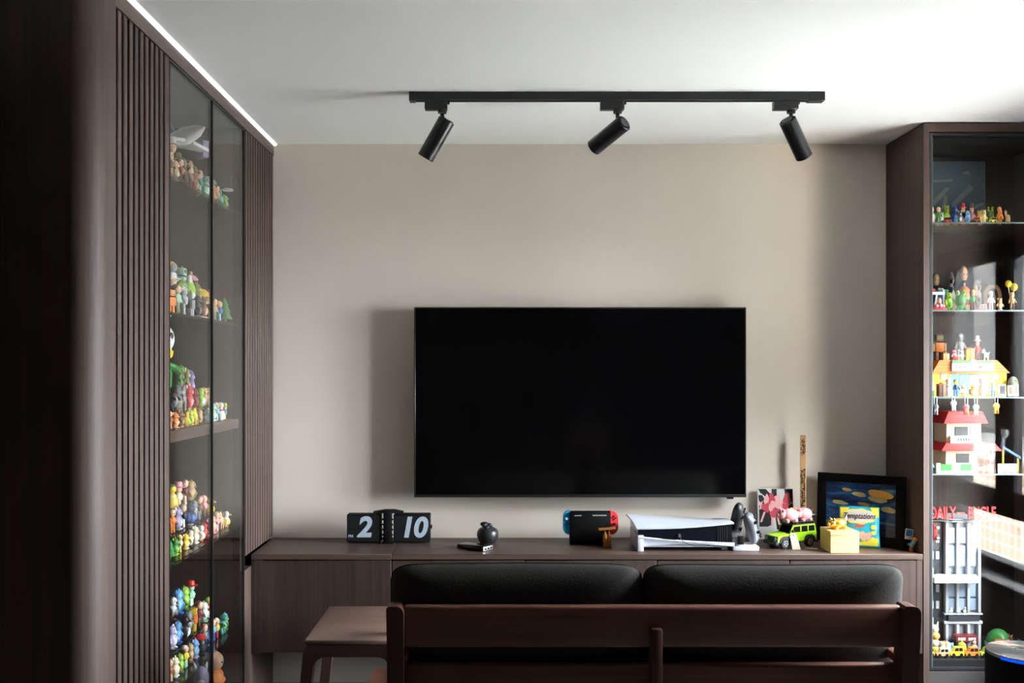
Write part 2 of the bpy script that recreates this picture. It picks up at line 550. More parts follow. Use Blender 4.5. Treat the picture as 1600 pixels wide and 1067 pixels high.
# shelves: the third is a thick timber board, the others thin dark glass boards
for k, z in enumerate(SH):
    if k == 2:
        MB().box(-.385, -.022, yA + .005, yC - .012, z - .036, z).build('shelf_board', 'walnut_y', lc)
    else:
        MB().box(-.385, -.022, yA + .005, yC - .012, z - .010, z).build('glass_shelf', 'shelf_glass', lc)
plain('door_edge', C(24, 25, 26), 0.35, 0.2)
for a, b in ((yA + .002, yB - .001), (yB + .001, yC - .002)):
    d = MB().box(-.010, -.004, a + .004, b - .004, .098, 2.382).build('glass_door', 'cabinet_glass', lc)
    e = MB()
    e.box(-.012, -.001, a, a + .005, .094, 2.388); e.box(-.012, -.001, b - .005, b, .094, 2.388)
    e.box(-.012, -.001, a, b, .094, .099); e.box(-.012, -.001, a, b, 2.382, 2.388)
    e.build('door_frame', 'door_edge', d)
    g = MB().cyl((-.004, b - .03, 1.05), (.0, b - .03, 1.05), .004, n=8)
# slim lit strip between cabinet and ceiling
plain('strip_glow', C(245, 246, 248), 0.6, emit=((0.95, 0.97, 1.0, 1), 0.14))
mb = MB()
cv = [(CX - .012, CT + .0005)] + [(CX + .002 + .012 * math.sin(a), CT + .0005 + .009 * (1 - math.cos(a))) for a in [math.radians(k * 15) for k in range(7)]] + [(CX - .012, HC - .0003)]
mb.prism(cv, YE, 0.0, 'xz', smooth=True)
ls = mb.build('light_strip', 'strip_glow')
tag(ls, 'slim white light strip along the top of the slatted cabinet', 'light strip')

# ------------------------------------------------------------------ wall-hung sideboard
SB0, SBZ, SBB, YF = CX - .003, 0.658, 0.247, -0.393
SX = [PX(v, YF) for v in (405, 612, 820, 1027, 1234, 1437)]
wt = thing('worktop', 'long dark walnut worktop of the wall-hung sideboard below the television', 'worktop', (0, 0, 0))
MB().box(SB0, SX[1] - .0008, YF - .004, -.002, SBZ - .022, SBZ, bev=.0012, seg=1).build('board', 'walnut_h', wt)
MB().box(SX[1] + .0008, 1.752, YF - .004, -.002, SBZ - .022, SBZ, bev=.0012, seg=1).build('board', 'walnut_h', wt)
names = ['leftmost, next to the slatted cabinet', 'second from the left, behind the side table', 'in the middle behind the sofa', 'second from the right behind the sofa', 'rightmost, next to the right display cabinet']
for k in range(5):
    a, b = SX[k], SX[k + 1]
    if k == 0: a0 = SB0
    else: a0 = a
    b0 = 1.752 if k == 4 else b
    u = thing('sideboard_unit', 'dark walnut sideboard unit, ' + names[k], 'sideboard', ((a + b) / 2, 0, SBB), 0, 'five wall-hung sideboard units')
    c = (a + b) / 2
    bd = MB()
    zt = SBZ - .022 - SBB
    bd.box(a0 - c + .0005, a - c + .012, YF if k == 0 else YF + .024, -.002, 0, zt)
    bd.box(b - c - .012, b0 - c - .0005, YF if k == 4 else YF + .024, -.002, 0, zt)
    bd.box(a - c + .012, b - c - .012, YF + .024, -.002, 0, .016)
    bd.box(a - c + .012, b - c - .012, YF + .024, -.002, zt - .016, zt)
    bd.box(a - c + .012, b - c - .012, -.012, -.002, .016, zt - .016)
    bd.build('body', 'walnut_door', u)
    off = .012 if k == 0 else .0022
    MB().box(a - c + off, b - c - (.004 if k == 4 else .0022), YF + .001, YF + .021, .003, zt - .005, bev=.001, seg=1).build('door', 'walnut_door', u)

# ------------------------------------------------------------------ right display cabinet
RX = PX(1384, 0)
RT = 2.442
RSH = [2.036, 1.670, 1.308, 0.988]
RB = 0.213
rc = thing('display_cabinet', 'dark walnut cabinet with glass front of toys beside the window', 'cabinet', (RX, 0, 0))
WR = XR - RX - .004
MB().box(0, .024, YF, -.002, 0, RT).build('side_panel', 'walnut_v', rc)
MB().box(WR - .024, WR, YF, -.002, 0, RT).build('side_panel', 'walnut_v', rc)
MB().box(.024, WR - .024, YF, -.002, 2.405, RT).build('top_rail', 'walnut_h', rc)
MB().box(.024, WR - .024, -.014, -.002, .0, 2.405).build('back_panel', 'walnut_dark', rc)
MB().box(.024, WR - .024, YF + .022, -.014, 2.385, 2.405).build('ceiling_board', 'black_matte', rc)
plain('plinth_grey', C(66, 62, 62), 0.5, vary=0.08)
MB().box(.024, WR - .024, YF, -.014, 0, .172).build('plinth', 'plinth_grey', rc)
MB().box(.024, WR - .024, YF + .022, -.014, .172, RB).build('base_board', 'dark_alu', rc)
for z in RSH:
    s = MB().box(.030, WR - .030, YF + .030, -.018, z - .008, z).build('glass_shelf', 'shelf_glass', rc)
    MB().box(.030, WR - .030, YF + .026, YF + .030, z - .006, z).build('polished_edge', 'glass_edge', s)
gd = MB().box(.034, WR - .034, YF + .006, YF + .012, .186, 2.392).build('glass_door', 'clear_door_glass', rc)
fr = MB()
fr.box(.026, .036, YF + .002, YF + .016, .178, 2.401); fr.box(WR - .036, WR - .026, YF + .002, YF + .016, .178, 2.401)
fr.box(.036, WR - .036, YF + .002, YF + .016, 2.390, 2.401); fr.box(.036, WR - .036, YF + .002, YF + .016, .178, .188)
fr.build('door_frame', 'dark_alu', gd)
MB().box(.0355, .0385, YF + .003, YF + .006, .188, 2.390).build('polished_edge', 'glass_edge', gd)
# ------------------------------------------------------------------ television
TY = -0.085
tx0, tx1 = PX(647, TY), PX(1166, TY)
tz0, tz1 = PZ(777, TY), PZ(480, TY)
tv = thing('television', 'large black flat television mounted on the wall above the sideboard', 'television', ((tx0 + tx1) / 2, 0, tz0))
hw, hh = (tx1 - tx0) / 2, tz1 - tz0
mb = MB()
for a in ((-hw, hw, 0, .013), (-hw, hw, hh - .006, hh), (-hw, -hw + .006, 0, hh), (hw - .006, hw, 0, hh)):
    mb.box(a[0], a[1], TY, TY + .03, a[2], a[3], bev=.0015, seg=1)
mb.build('bezel', 'black_metal', tv)
MB().box(-hw + .006, hw - .006, TY + .003, TY + .028, .013, hh - .006).build('screen_panel', 'screen', tv)
MB().box(-hw * .82, hw * .82, TY + .03, -.035, .10, hh - .12, bev=.012).build('back_cover', 'black_matte', tv)
MB().box(-.22, .22, -.036, -.001, .3, .6).build('wall_bracket', 'black_metal', tv)
MB().box(hw - .085, hw - .055, TY + .002, TY + .02, -.008, .002, bev=.002, seg=1).build('sensor', 'black_gloss', tv)

# ------------------------------------------------------------------ track and spotlights
KY = -0.815
kx0, kx1 = PX(641, KY), PX(1285, KY)
tr = thing('light_track', 'long black ceiling track carrying three spotlights', 'light track', ((kx0 + kx1) / 2, KY, HC - .030))
kw = (kx1 - kx0) / 2
mb = MB()
mb.box(-kw, kw, -.018, .018, .012, .0295); mb.box(-kw, kw, -.018, -.006, 0, .0125); mb.box(-kw, kw, .006, .018, 0, .0125)
mb.build('rail', 'black_metal', tr)
MB().box(kw - .055, kw + .004, -.02, .02, -.004, .030, bev=.002, seg=1).build('power_feed', 'black_metal', tr)
MB().box(-kw - .003, -kw + .02, -.02, .02, -.003, .030, bev=.002, seg=1).build('end_cap', 'black_metal', tr)
plain('black_satin', C(26, 27, 28), 0.33, vary=0.08)
plain('lamp_lens', C(190, 190, 186), 0.3)
def spot(x0, x1, jx, d, label):
    """adapter between pixel columns x0..x1, joint under jx, head pointing along d"""
    t = thing('track_spotlight', label, 'spotlight', (PX(jx, KY), KY, HC - .031), 0, 'three black track spotlights')
    ox = PX(jx, KY)
    MB().box(PX(x0, KY) - ox, PX(x1, KY) - ox, -.017, .017, -.033, -.001, bev=.002, seg=1).build('adapter', 'black_metal', t)
    MB().box(PX(x1, KY) - ox, PX(x1, KY) - ox + .008, -.004, .004, -.012, .0).build('locking_lever', 'black_metal', t)
    m = MB().cyl((0, 0, -.045), (0, 0, -.033), .016, n=16)
    m.cyl((0, 0, -.098), (0, 0, -.045), .0072, n=10)
    m.build('stem', 'black_metal', t)
    d = Vector(d).normalized()
    q = align(d)
    piv = Vector((0, 0, -.100))
    M = T(*piv) @ q @ T(0, 0, -.034)
    Lh, rh = .160, .0315
    h = MB()
    h.lathe([(rh - .002, 0), (rh, .002), (rh, Lh - .002), (rh - .002, Lh), (rh - .004, Lh), (rh - .005, Lh - .022), (.001, Lh - .024)], 28, M)
    ho = h.build('lamp_head', 'black_satin', t, angle=35)
    c = MB()
    c.lathe([(rh - .006, -.0015), (rh - .006, .001), (.001, .001)], 24, M)
    for k in range(18):
        a = 2 * math.pi * k / 18
        c.box(-.0012, .0012, rh - .012, rh - .0065, -.004, 0, M @ Matrix.Rotation(a, 4, 'Z'))
    c.build('heat_sink', 'dark_alu', ho)
    MB().lathe([(rh - .006, Lh - .0225), (rh - .008, Lh - .0215), (.001, Lh - .019)], 20, M).build('lens', 'lamp_lens', ho)
    return t
spot(664, 699, 691, (-0.52, 0.16, -0.86), 'black track spotlight nearest the left, tilted down to the left')
spot(938, 975, 965, (-0.66, 0.62, -0.44), 'black track spotlight in the middle, turned away showing its round back')
spot(1208, 1246, 1236, (0.50, 0.40, -0.72), 'black track spotlight nearest the right, tilted down to the right')

# ------------------------------------------------------------------ sofa seen from behind
SY = -1.50
sx0, sx1 = PX(605, SY), PX(1433, SY)
so = thing('sofa', 'dark wooden two-seat sofa with charcoal cushions, seen from behind', 'sofa', ((sx0 + sx1) / 2, SY, 0))
c = (sx0 + sx1) / 2
W = (sx1 - sx0) / 2
zr = PZ(946, SY)
def rail(z0, z1, y0, y1, name):
    m = MB()
    m.box(-W + .045, W - .045, y0, y1, z0, z1, bev=.012, seg=3)
    return m.build(name, 'sofa_wood', so)
rail(PZ(1012, SY), zr, -.005, .027, 'top_rail')
rail(.385, PZ(1040, SY), .020, .050, 'lower_rail')
# posts: tapered, leaning a little, rounded at the top
def post(x0, x1, xb0, xb1, name='post', ztop=None, y0=-.03, y1=.035):
    zt = zr + .004 if ztop is None else ztop
    pl = [(xb0, .0), (xb1, .0), (x1, zt - .03)]
    r = min(.028, (x1 - x0) * .45)
    pl += [(x1 - r + r * math.cos(a), zt - r + r * math.sin(a)) for a in [math.radians(k * 18) for k in range(0, 6)]]
    pl += [(x0 + .008, zt), (x0, zt - .008)]
    return MB().prism(pl, y0, y1, 'xz').build(name, 'sofa_wood_v', so)
post(-W, -W + .052, -W + .012, -W + .052)
o = post(W - .052, W, W - .072, W - .03)
mx = PX(1024, SY) - c
MB().box(mx - .017, mx + .017, -.032, .030, .12, PZ(979, SY), bev=.005).build('post', 'sofa_wood_v', so)
# seat frame, seat cushions, front legs, arms, side shelf
MB().box(-W + .03, W - .03, .03, .66, .25, .30, bev=.006).build('seat_frame', 'sofa_wood', so)
for s in (-1, 1):
    MB().cyl((s * (W - .06), .62, .25), (s * (W - .045), .64, 0), .024, .017, n=12).build('leg', 'sofa_wood_v', so)
    a = MB().box(s * (W - .03) - .03, s * (W - .03) + .03, .02, .60, .535, .565, bev=.01)
    a.box(s * (W - .03) - .02, s * (W - .03) + .02, .555, .60, .27, .54, bev=.006)
    a.build('arm', 'sofa_wood', so)
    cs = MB()
    cw = (W - .055)
    x0, x1 = (-cw, -.006) if s < 0 else (.006, cw)
    cs.box(x0, x1, .12, .68, .30, .44, bev=.04, seg=4)
    cs.build('seat_cushion', 'charcoal_velvet', so)
MB().prism([(PX(585, -1.01) - c, .48), (PX(585, -1.01) - c - .003, .10), (-W + .02, .06), (-W + .02, .49), (PX(588, -1.01) - c, .49)], .352, .374, 'xy').build('side_shelf', 'sofa_wood', so)
def back_cushion(x0, x1, ztop, lean, sag, name='back_cushion'):
    """soft pillow: superellipse in width and height, thick in the middle"""
    m = MB()
    zc, hz = (ztop + .42) / 2, (ztop - .42) / 2
    xc, hx = (x0 + x1) / 2, (x1 - x0) / 2
    NU, NV = 36, 22
    def ring(u, v):
        a, b = 2 * math.pi * u, math.pi * (v - .5)
        def sp(t, e):
            return math.copysign(abs(t) ** e, t)
        X = sp(math.cos(b), .42) * sp(math.cos(a), .13)
        Z = sp(math.cos(b), .42) * sp(math.sin(a), .13)
        # corners rounded
        k = 1 - .04 * (abs(X) ** 8) * (abs(Z) ** 8)
        yy = sp(math.sin(b), .8) * .085 * (1 - .30 * max(abs(X) ** 6, abs(Z) ** 6))
        zz = zc + Z * hz * k + sag * (X * X - .5) * max(0, Z) * .5
        return (xc + X * hx * k, yy + .125 + lean * (zc - zz), zz)
    m.grid(ring, NU * 2, NV)
    o = m.build(name, 'charcoal_velvet', so, angle=70)
    # piping seam round the pillow
    pts = []
    for i in range(61):
        p = ring(i / 60, .5)
        pts.append(p)
    s = MB().tube(pts, .0035, 6)
    s.build('piping', 'charcoal_velvet', o)
    return o
back_cushion(PX(606, SY + .05) - c + .004, PX(1007, SY + .05) - c, .822, .18, -.008)
back_cushion(PX(1008, SY + .05) - c, PX(1420, SY + .05) - c, .820, .18, .012)

# ------------------------------------------------------------------ side table left of the sofa
st = thing('side_table', 'low wooden side table with rounded corners left of the sofa', 'table', (-.52, -.75, 0))
zt = .470
def uframe(y0, y1):
    """bent frame: rail and two splayed legs joined by round corners"""
    hw2 = .158
    out = [(-hw2 - .055, 0), (-hw2 - .012, zt - .045)] + [(-hw2 - .012 + .028 - .028 * math.cos(a), zt - .045 + .027 * math.sin(a)) for a in [math.radians(k * 18) for k in range(1, 6)]]
    inn = [(-hw2 - .018, 0), (-hw2 + .022, zt - .105)] + [(-hw2 + .022 + .045 - .045 * math.cos(a), zt - .105 + .045 * math.sin(a)) for a in [math.radians(k * 18) for k in range(1, 6)]]
    R_ = [(-x, z) for x, z in reversed(out)]
    Ri = [(-x, z) for x, z in reversed(inn)]
    m = MB()
    # left leg + rail + right leg as quads between outer and inner outline
    o_ = out + R_
    i_ = inn + Ri
    n = len(o_)
    vs = [(x, y0, z) for x, z in o_] + [(x, y0, z) for x, z in i_] + [(x, y1, z) for x, z in o_] + [(x, y1, z) for x, z in i_]
    fs = []
    for k in range(n - 1):
        fs += [(k, k + 1, n + k + 1, n + k), (2 * n + k + 1, 2 * n + k, 3 * n + k, 3 * n + k + 1), (k + 1, k, 2 * n + k, 2 * n + k + 1), (n + k, n + k + 1, 3 * n + k + 1, 3 * n + k)]
    fs += [(0, n, 3 * n, 2 * n), (n - 1, 2 * n + n - 1, 3 * n + n - 1, n + n - 1)]
    m.add(vs, fs)
    return m
uframe(-.245, -.205).build('leg_frame', 'table_dark', st)
uframe(.205, .245).build('leg_frame', 'table_dark', st)
MB().box(-.165, .165, -.205, .205, zt - .040, zt - .018, bev=.003).build('under_board', 'table_dark', st)
MB().box(-.166, .166, -.247, .247, zt - .018, zt + .001, bev=.006, seg=3).build('table_top', 'table_wood', st)

# ------------------------------------------------------------------ smart speaker on a tall stand in the right foreground
EY = CAMY + 1.22
ec = (.668, EY)
ez = 1.066
sk = thing('smart_speaker', 'dark round smart speaker with white lit top in the right foreground', 'speaker', (ec[0], ec[1], ez - .148))
plain('fabric_charcoal', C(42, 43, 48), 0.8, vary=0.25, scale=900, bump=0.3)
plain('speaker_white', C(240, 243, 248), 0.2, vary=0.02, coat=1.0)
plain('blue_ring', C(60, 150, 255), 0.4, emit=(C(10, 80, 230), .22))
MB().lathe([(.046, 0), (.050, .004), (.0505, .14), (.0500, .144)], 48).build('fabric_body', 'fabric_charcoal', sk)
MB().lathe([(.0500, .144), (.0500, .1475), (.0485, .148), (.001, .148)], 48).build('top_plate', 'speaker_white', sk)
rg = MB()
for k in range(14):
    a0, a1 = math.radians(203 + k * 2.6), math.radians(203 + (k + 1) * 2.6)
    vs = [(r * math.cos(a), r * math.sin(a), z) for a in (a0, a1) for r, z in ((.0498, .1435), (.0508, .1435), (.0508, .1465), (.0498, .1465))]
    rg.add(vs, [(0, 1, 5, 4), (1, 2, 6, 5), (2, 3, 7, 6), (3, 0, 4, 7), (0, 3, 2, 1), (4, 5, 6, 7)])
rg.build('light_ring', 'blue_ring', sk)
tm = text_mb('Coex', .022, .0001, .25, 0, T(.006, .001, .1482) @ R(-28, 'Z'))
tm.build('lettering', 'print_black', sk)
ct = thing('pedestal_stand', 'narrow dark wooden stand carrying the smart speaker', 'stand', (ec[0], ec[1] - .06, 0))
MB().box(-.16, .16, -.16, .14, ez - .148 - .025, ez - .1485, bev=.004).build('stand_top', 'sofa_wood', ct)
for sx in (-1, 1):
    for sy in (-1, 1):
        MB().cyl((sx * .12, sy * .11, 0), (sx * .12, sy * .11, ez - .17), .014, n=10).build('leg', 'sofa_wood_v', ct)
# ------------------------------------------------------------------ things on the sideboard
ZS = SBZ
def col(name, rgb, rough=0.45, metal=0.0, **k):
    return plain(name, C(*rgb), rough, metal, **k)

# --- flip clock
CY = -0.13
cl = thing('flip_clock', 'black flip clock reading 2 10 on the left of the sideboard', 'clock', (PX(608, CY), CY, ZS))
cx = PX(608, CY)
def lx(v): return PX(v, CY) - cx
def lz(v): return PZ(v, CY) - ZS
z0, z1 = .006, lz(803)
for k, (a, b) in enumerate(((543, 595.5), (615.5, 672))):
    case = MB().box(lx(a), lx(b), -.020, .045, z0, z1, bev=.003).build('flap_case', 'black_matte', cl)
    f = MB()
    zm = (z0 + z1) / 2
    f.box(lx(a) + .004, lx(b) - .004, -.0225, -.019, zm + .0006, z1 - .004)
    f.box(lx(a) + .004, lx(b) - .004, -.0225, -.019, z0 + .004, zm - .0006)
    f.build('flap', 'black_satin', case)
col('digit_white', (164, 178, 192), 0.6)
text_mb('2', .122, .0003, .18, .0045, T(lx(570), -.0228, lz(823.5)) @ FRONT, sx=1.0).build('digit', 'digit_white', cl)
text_mb('10', .122, .0003, .18, .0045, T(lx(646), -.0228, lz(824)) @ FRONT, sx=.98, space=.95).build('digit', 'digit_white', cl)
text_mb('PM', .017, .0003, .1, .0004, T(lx(549), -.0228, lz(836.5)) @ FRONT).build('lettering', 'digit_white', cl)
MB().box(lx(600), lx(612), -.028, .020, 0, lz(797), bev=.002).build('post', 'black_matte', cl)
mb = MB().prism([(lx(584), lz(802.5)), (lx(584), lz(798)), (lx(602), lz(795)), (lx(617), lz(795)), (lx(631), lz(798)), (lx(631), lz(802.5)), (lx(627), lz(803)), (lx(627), lz(801)), (lx(588), lz(801)), (lx(588), lz(803))], -.020, .0)
mb.build('bracket', 'black_metal', cl)
mb = MB()
for zz in (812, 820, 828, 836, 842):
    mb.cyl((lx(596), .01, lz(zz)), (lx(614), .01, lz(zz)), .004, n=8)
mb.build('spindle', 'black_metal', cl)
MB().cyl((lx(672), .012, lz(823.5)), (lx(674.8), .012, lz(823.5)), .009, n=12).build('setting_knob', 'black_metal', cl)
MB().box(lx(598), lx(615), -.03, .042, 0, .006, bev=.001, seg=1).build('foot', 'black_matte', cl)

# --- dark slab with ports (power bank)
pb = thing('power_bank', 'flat black power bank with silver port end lying before the clock', 'power bank', (PX(742, -.275), -.275, ZS), -36)
MB().box(-.072, .064, -.034, .034, .001, .0195, bev=.004).build('case', 'black_gloss', pb)
MB().box(.0635, .0715, -.034, .034, .001, .0195, bev=.003).build('end_cap', 'alu', pb)
for k in (-.02, 0, .02):
    MB().box(.0713, .0722, k - .006, k + .006, .0065, .0135).build('port', 'black_matte', pb)

# --- round black incense pot
JY = -0.125
pot = thing('incense_pot', 'round black ceramic pot with carved lid between clock and console', 'pot', (PX(762, JY), JY, ZS))
col('black_ceramic', (34, 34, 37), 0.36, vary=.12)
rp = PX(779, JY) - PX(762, JY)
MB().lathe([(rp * .68, 0), (rp * .72, .003), (rp * .88, .013), (rp * .98, .028), (rp, .040), (rp * .95, .052), (rp * .82, .061), (rp * .66, .065), (rp * .6, .063)], 36).build('bowl', 'black_ceramic', pot)
lid = MB()
random.seed(5)
for k in range(16):
    a = random.random() * 6.28
    r_ = random.random() * rp * .45
    lid.ball((r_ * math.cos(a) - .004, r_ * math.sin(a), .068 + random.random() * .012), .010 + random.random() * .004, .010, .008, 8, 6)
lid.ball((-.014, 0, .082), .020, .016, .010, 10, 6)
lid.build('carved_lid', 'black_ceramic', pot)
MB().cyl((.012, -rp * .90, .018), (.012, -rp * .80, .018), .003, n=8).build('smoke_hole', 'gap_black', pot)

# --- handheld console in its dock
NY = -0.16
nd = thing('handheld_console', 'black docked handheld game console with blue and red side controllers', 'game console', (PX(921.5, NY), NY, ZS))
nx = PX(921.5, NY)
def lx(v): return PX(v, NY) - nx
def lz(v): return PZ(v, NY) - ZS
dk = MB().box(lx(890), lx(953.5), -.024, -.010, 0, lz(799), bev=.003)
dk.box(lx(890), lx(953.5), .008, .026, 0, lz(800), bev=.003)
dk.box(lx(890), lx(953.5), -.024, .026, 0, .02, bev=.003)
dock = dk.build('dock', 'black_matte', nd)
MB().box(lx(891), lx(953), -.007, .006, .02, lz(798), bev=.002).build('tablet', 'black_gloss', nd)
col('dock_print', (150, 150, 150), .5)
MB().box(lx(925), lx(947), -.0247, -.0238, lz(804.8), lz(803)).build('printed_line', 'dock_print', dock)
MB().box(lx(897), lx(908), -.0247, -.0238, lz(804.8), lz(803.6)).build('printed_line', 'dock_print', dock)
col('neon_blue', (0, 160, 205), .5); col('neon_red', (255, 60, 70), .5)
col('button_dark', (28, 30, 34), .4)
for s, (a, b), m in ((-1, (879.5, 890.5), 'neon_blue'), (1, (953, 965.5), 'neon_red')):
    x0, x1 = lx(a), lx(b)
    zt, zb = lz(797.5), lz(834.5)
    r = (x1 - x0) * .9
    pl = []
    if s < 0:
        pl = [(x1, zb), (x1, zt)] + [(x0 + r - r * math.sin(t), zt - r + r * math.cos(t)) for t in [math.radians(k * 15) for k in range(7)]] + [(x0 + r - r * math.cos(t), zb + r - r * math.sin(t)) for t in [math.radians(k * 15) for k in range(7)]]
    else:
        pl = [(x0, zt), (x0, zb)] + [(x1 - r + r * math.sin(t), zb + r - r * math.cos(t)) for t in [math.radians(k * 15) for k in range(7)]] + [(x1 - r + r * math.cos(t), zt - r + r * math.sin(t)) for t in [math.radians(k * 15) for k in range(7)]]
    jc = MB().prism(pl, -.012, .010, 'xz').build('controller', m, nd)
    xc = (x0 + x1) / 2
    zs, zb4 = (lz(809.5), lz(818.5)) if s < 0 else (lz(818), lz(808))
    st_ = MB().cyl((xc, -.022, zs), (xc, -.012, zs), .0052, .006, n=14)
    st_.build('thumb_stick', 'digit_white' if s < 0 else 'button_dark', jc)
    for dx, dz in ((-.0085, 0), (.0085, 0), (0, -.0085), (0, .0085)):
        MB().cyl((xc + dx * .85, -.0145, zb4 + dz * .85), (xc + dx * .85, -.0118, zb4 + dz * .85), .0030, n=10).build('button', 'button_dark', jc)

# --- little brass T-shaped stand
GY = -0.235
bz = thing('brass_ornament', 'small bronze ornament of twin pillars under a curved plank', 'ornament', (PX(948.5, GY), GY, ZS))
col('bronze', (196, 130, 66), 0.4, 0.5, vary=.15)
for s in (-1, 1):
    MB().lathe([(.0095, 0), (.0105, .002), (.0098, .050), (.008, .056)], 16, T(s * .0085, 0, 0)).build('pillar', 'bronze', bz)
    MB().lathe([(.004, .055), (.0055, .062), (.003, .068), (.0045, .076)], 12, T(s * .0085, 0, 0)).build('neck', 'bronze', bz)
def pl(u, v):
    x = (u - .5) * .072
    return (x, (v - .5) * .03, .0765 + (u - .5) * .006 + .35 * x * x * 2)
MB().grid(pl, 14, 2, -.006).build('plank', 'bronze', bz)

# --- white and black game console lying flat
QY = -0.33
gc = thing('game_console', 'white winged black game console lying flat on low feet', 'game console', (PX(1070, QY), -.20, ZS))
gx = PX(1070, QY)
def lx(v, y=QY): return PX(v, y) - gx
col('shell_white', (190, 195, 206), 0.4, vary=.02); col('piano_black', (10, 12, 22), 0.12)
x0, x1 = lx(995), lx(1147)
def top(u, v):
    x = x0 - .012 * v + (x1 - x0 + .012 * v) * u
    zf = .0975 + .0235 * u - .006 * math.sin(u * math.pi)
    zb = .120 - .020 * u - .004 * math.sin(u * math.pi)
    return (x + (.006 * (v) if u > .99 else 0), -.130 + .255 * v, zf + (zb - zf) * v + .006 * math.sin(v * math.pi))
MB().grid(top, 24, 10, .006).build('upper_shell', 'shell_white', gc)
bd = MB()
n = 14
vs, fs = [], []
for i in range(n + 1):
    u = i / n
    x = x0 + .006 + (x1 - x0 - .014) * u
    zt_ = .0975 + .0235 * u - .008
    zb_ = .050 - .034 * u
    vs += [(x, -.124, zb_), (x, -.124, zt_ - .006 * math.sin(u * math.pi)), (x, .115, .108 - .02 * u), (x, .115, .03)]
for i in range(n):
    a = i * 4
    for k in range(4):
        fs.append((a + k, a + (k + 1) % 4, a + 4 + (k + 1) % 4, a + 4 + k))
fs += [(0, 1, 2, 3), (n * 4 + 3, n * 4 + 2, n * 4 + 1, n * 4)]
bd.add(vs, fs, None, False)
core = bd.build('core', 'piano_black', gc)
def low(u, v):
    x = x0 + .006 + (x1 - x0 - .006) * u
    ztop = .063 - .026 * u - .004 * math.sin(u * math.pi)
    zbot = .020 + .012 * math.sin(u * math.pi) ** 1.5 + .003 * u
    return (x, -.131 + .012 * math.sin(v * math.pi / 2) * (1 - u), ztop + (zbot - ztop) * v)
MB().grid(low, 24, 6, .008).build('lower_shell', 'shell_white', gc)
MB().box(x0 + .006, x1 - .01, -.118, .112, .016, .03).build('underside', 'shell_white', gc)
MB().box(lx(1008), lx(1056), -.1345, -.129, .0475, .0500, R(2, 'Y')).build('disc_slot', 'print_black', gc)
for a, b in ((996, 1005.5), ):
    MB().box(lx(a), lx(b), -.136, .10, 0, .0665, bev=.002).build('foot', 'shell_white', gc)
MB().box(lx(1130), lx(1140), -.10, .10, 0, .018, bev=.002).build('foot', 'shell_white', gc)
pw = MB().tube([(lx(1062), -.132, .062), (lx(1063), -.140, .055), (lx(1066), -.145, .044), (lx(1074), -.148, .034), (lx(1085), -.145, .026), (lx(1100), -.14, .024), (lx(1112), -.135, .027), (lx(1120), -.128, .036)], .0016, 6)
pw.build('charging_cable', 'black_metal', gc)
MB().box(lx(1060), lx(1063.5), -.134, -.124, .058, .072).build('cable_plug', 'alu', gc)
ventm = MB()
for k in range(5):
    ventm.box(lx(1122 + k * 3.4), lx(1123.2 + k * 3.4), -.1265, -.123, .040, .103)
ventm.build('vent', 'button_dark', core)

# --- controller charging dock with two pads
DX, DY = PX(1160, -.28), -.28
dc = thing('charging_dock', 'white charging dock holding two game controllers', 'charging dock', (DX, DY, ZS))
MB().box(-.050, .060, -.045, .055, 0, .020, bev=.004).build('base', 'shell_white', dc)
MB().box(-.052, -.004, -.030, .060, .030, .066, R(12, 'X'), bev=.004).build('cradle', 'alu', dc)
MB().box(-.030, -.006, -.052, -.040, .028, .064, bev=.002).build('connector', 'black_matte', dc)
col('pad_dark', (38, 38, 40), .5); col('pad_grey', (86, 88, 94), .45)
def gamepad(name, label, M, mat, loc):
    t = thing(name, label, 'controller', loc, 0, 'two game controllers on the charging dock')
    m = MB()
    def body(u, v):
        a, b = 2 * math.pi * u, math.pi * (v - .5)
        x = math.cos(a) * math.cos(b); y_ = math.sin(b); z_ = math.sin(a) * math.cos(b)
        X = math.copysign(abs(x) ** .75, x) * .076
        Z = math.copysign(abs(z_) ** .75, z_)
        g = abs(X / .076) ** 2.2
        if Z < 0:
            zz = Z * (.026 + .034 * g)
        else:
            zz = Z * (.030 - .006 * g)
        return (X, y_ * (.021 + .006 * g), zz)
    m.grid(body, 40, 16, 0, M)
    bo = m.build('pad_body', mat, t, angle=70)
    for s in (-1, 1):
        MB().cyl((s * .024, -.030, -.010), (s * .024, -.018, -.010), .008, .007, n=14, M=M).build('thumb_stick', 'button_dark', t)
        d = MB()
        for dx, dz in ((-.009, 0), (.009, 0), (0, -.009), (0, .009)):
            d.cyl((s * .046 + dx, -.026, .010 + dz), (s * .046 + dx, -.019, .010 + dz), .0036, n=8, M=M)
        d.build('button_group', 'button_dark', t)
        MB().box(s * .046 - .014, s * .046 + .014, -.012, .008, .022, .032, M, bev=.004).build('trigger', 'button_dark', t)
    MB().box(-.02, .02, -.0225, -.016, .004, .024, M, bev=.004).build('touch_pad', 'button_dark', t)
    return t
gamepad('game_controller', 'black game controller standing upright behind the grey one', T(0, 0, .084) @ R(14, 'Y') @ R(68, 'Z') @ R(78, 'Y') @ S(1.1, 1.1, 1.0), 'pad_dark', (PX(1150, -.2), -.2, ZS + .024))
gamepad('game_controller', 'grey game controller standing upright on the white charging dock', T(0, 0, .070) @ R(-14, 'Y') @ R(62, 'Z') @ R(84, 'Y') @ S(.90, 1.15, 1.0), 'pad_grey', (PX(1175, -.28), -.268, ZS + .020))

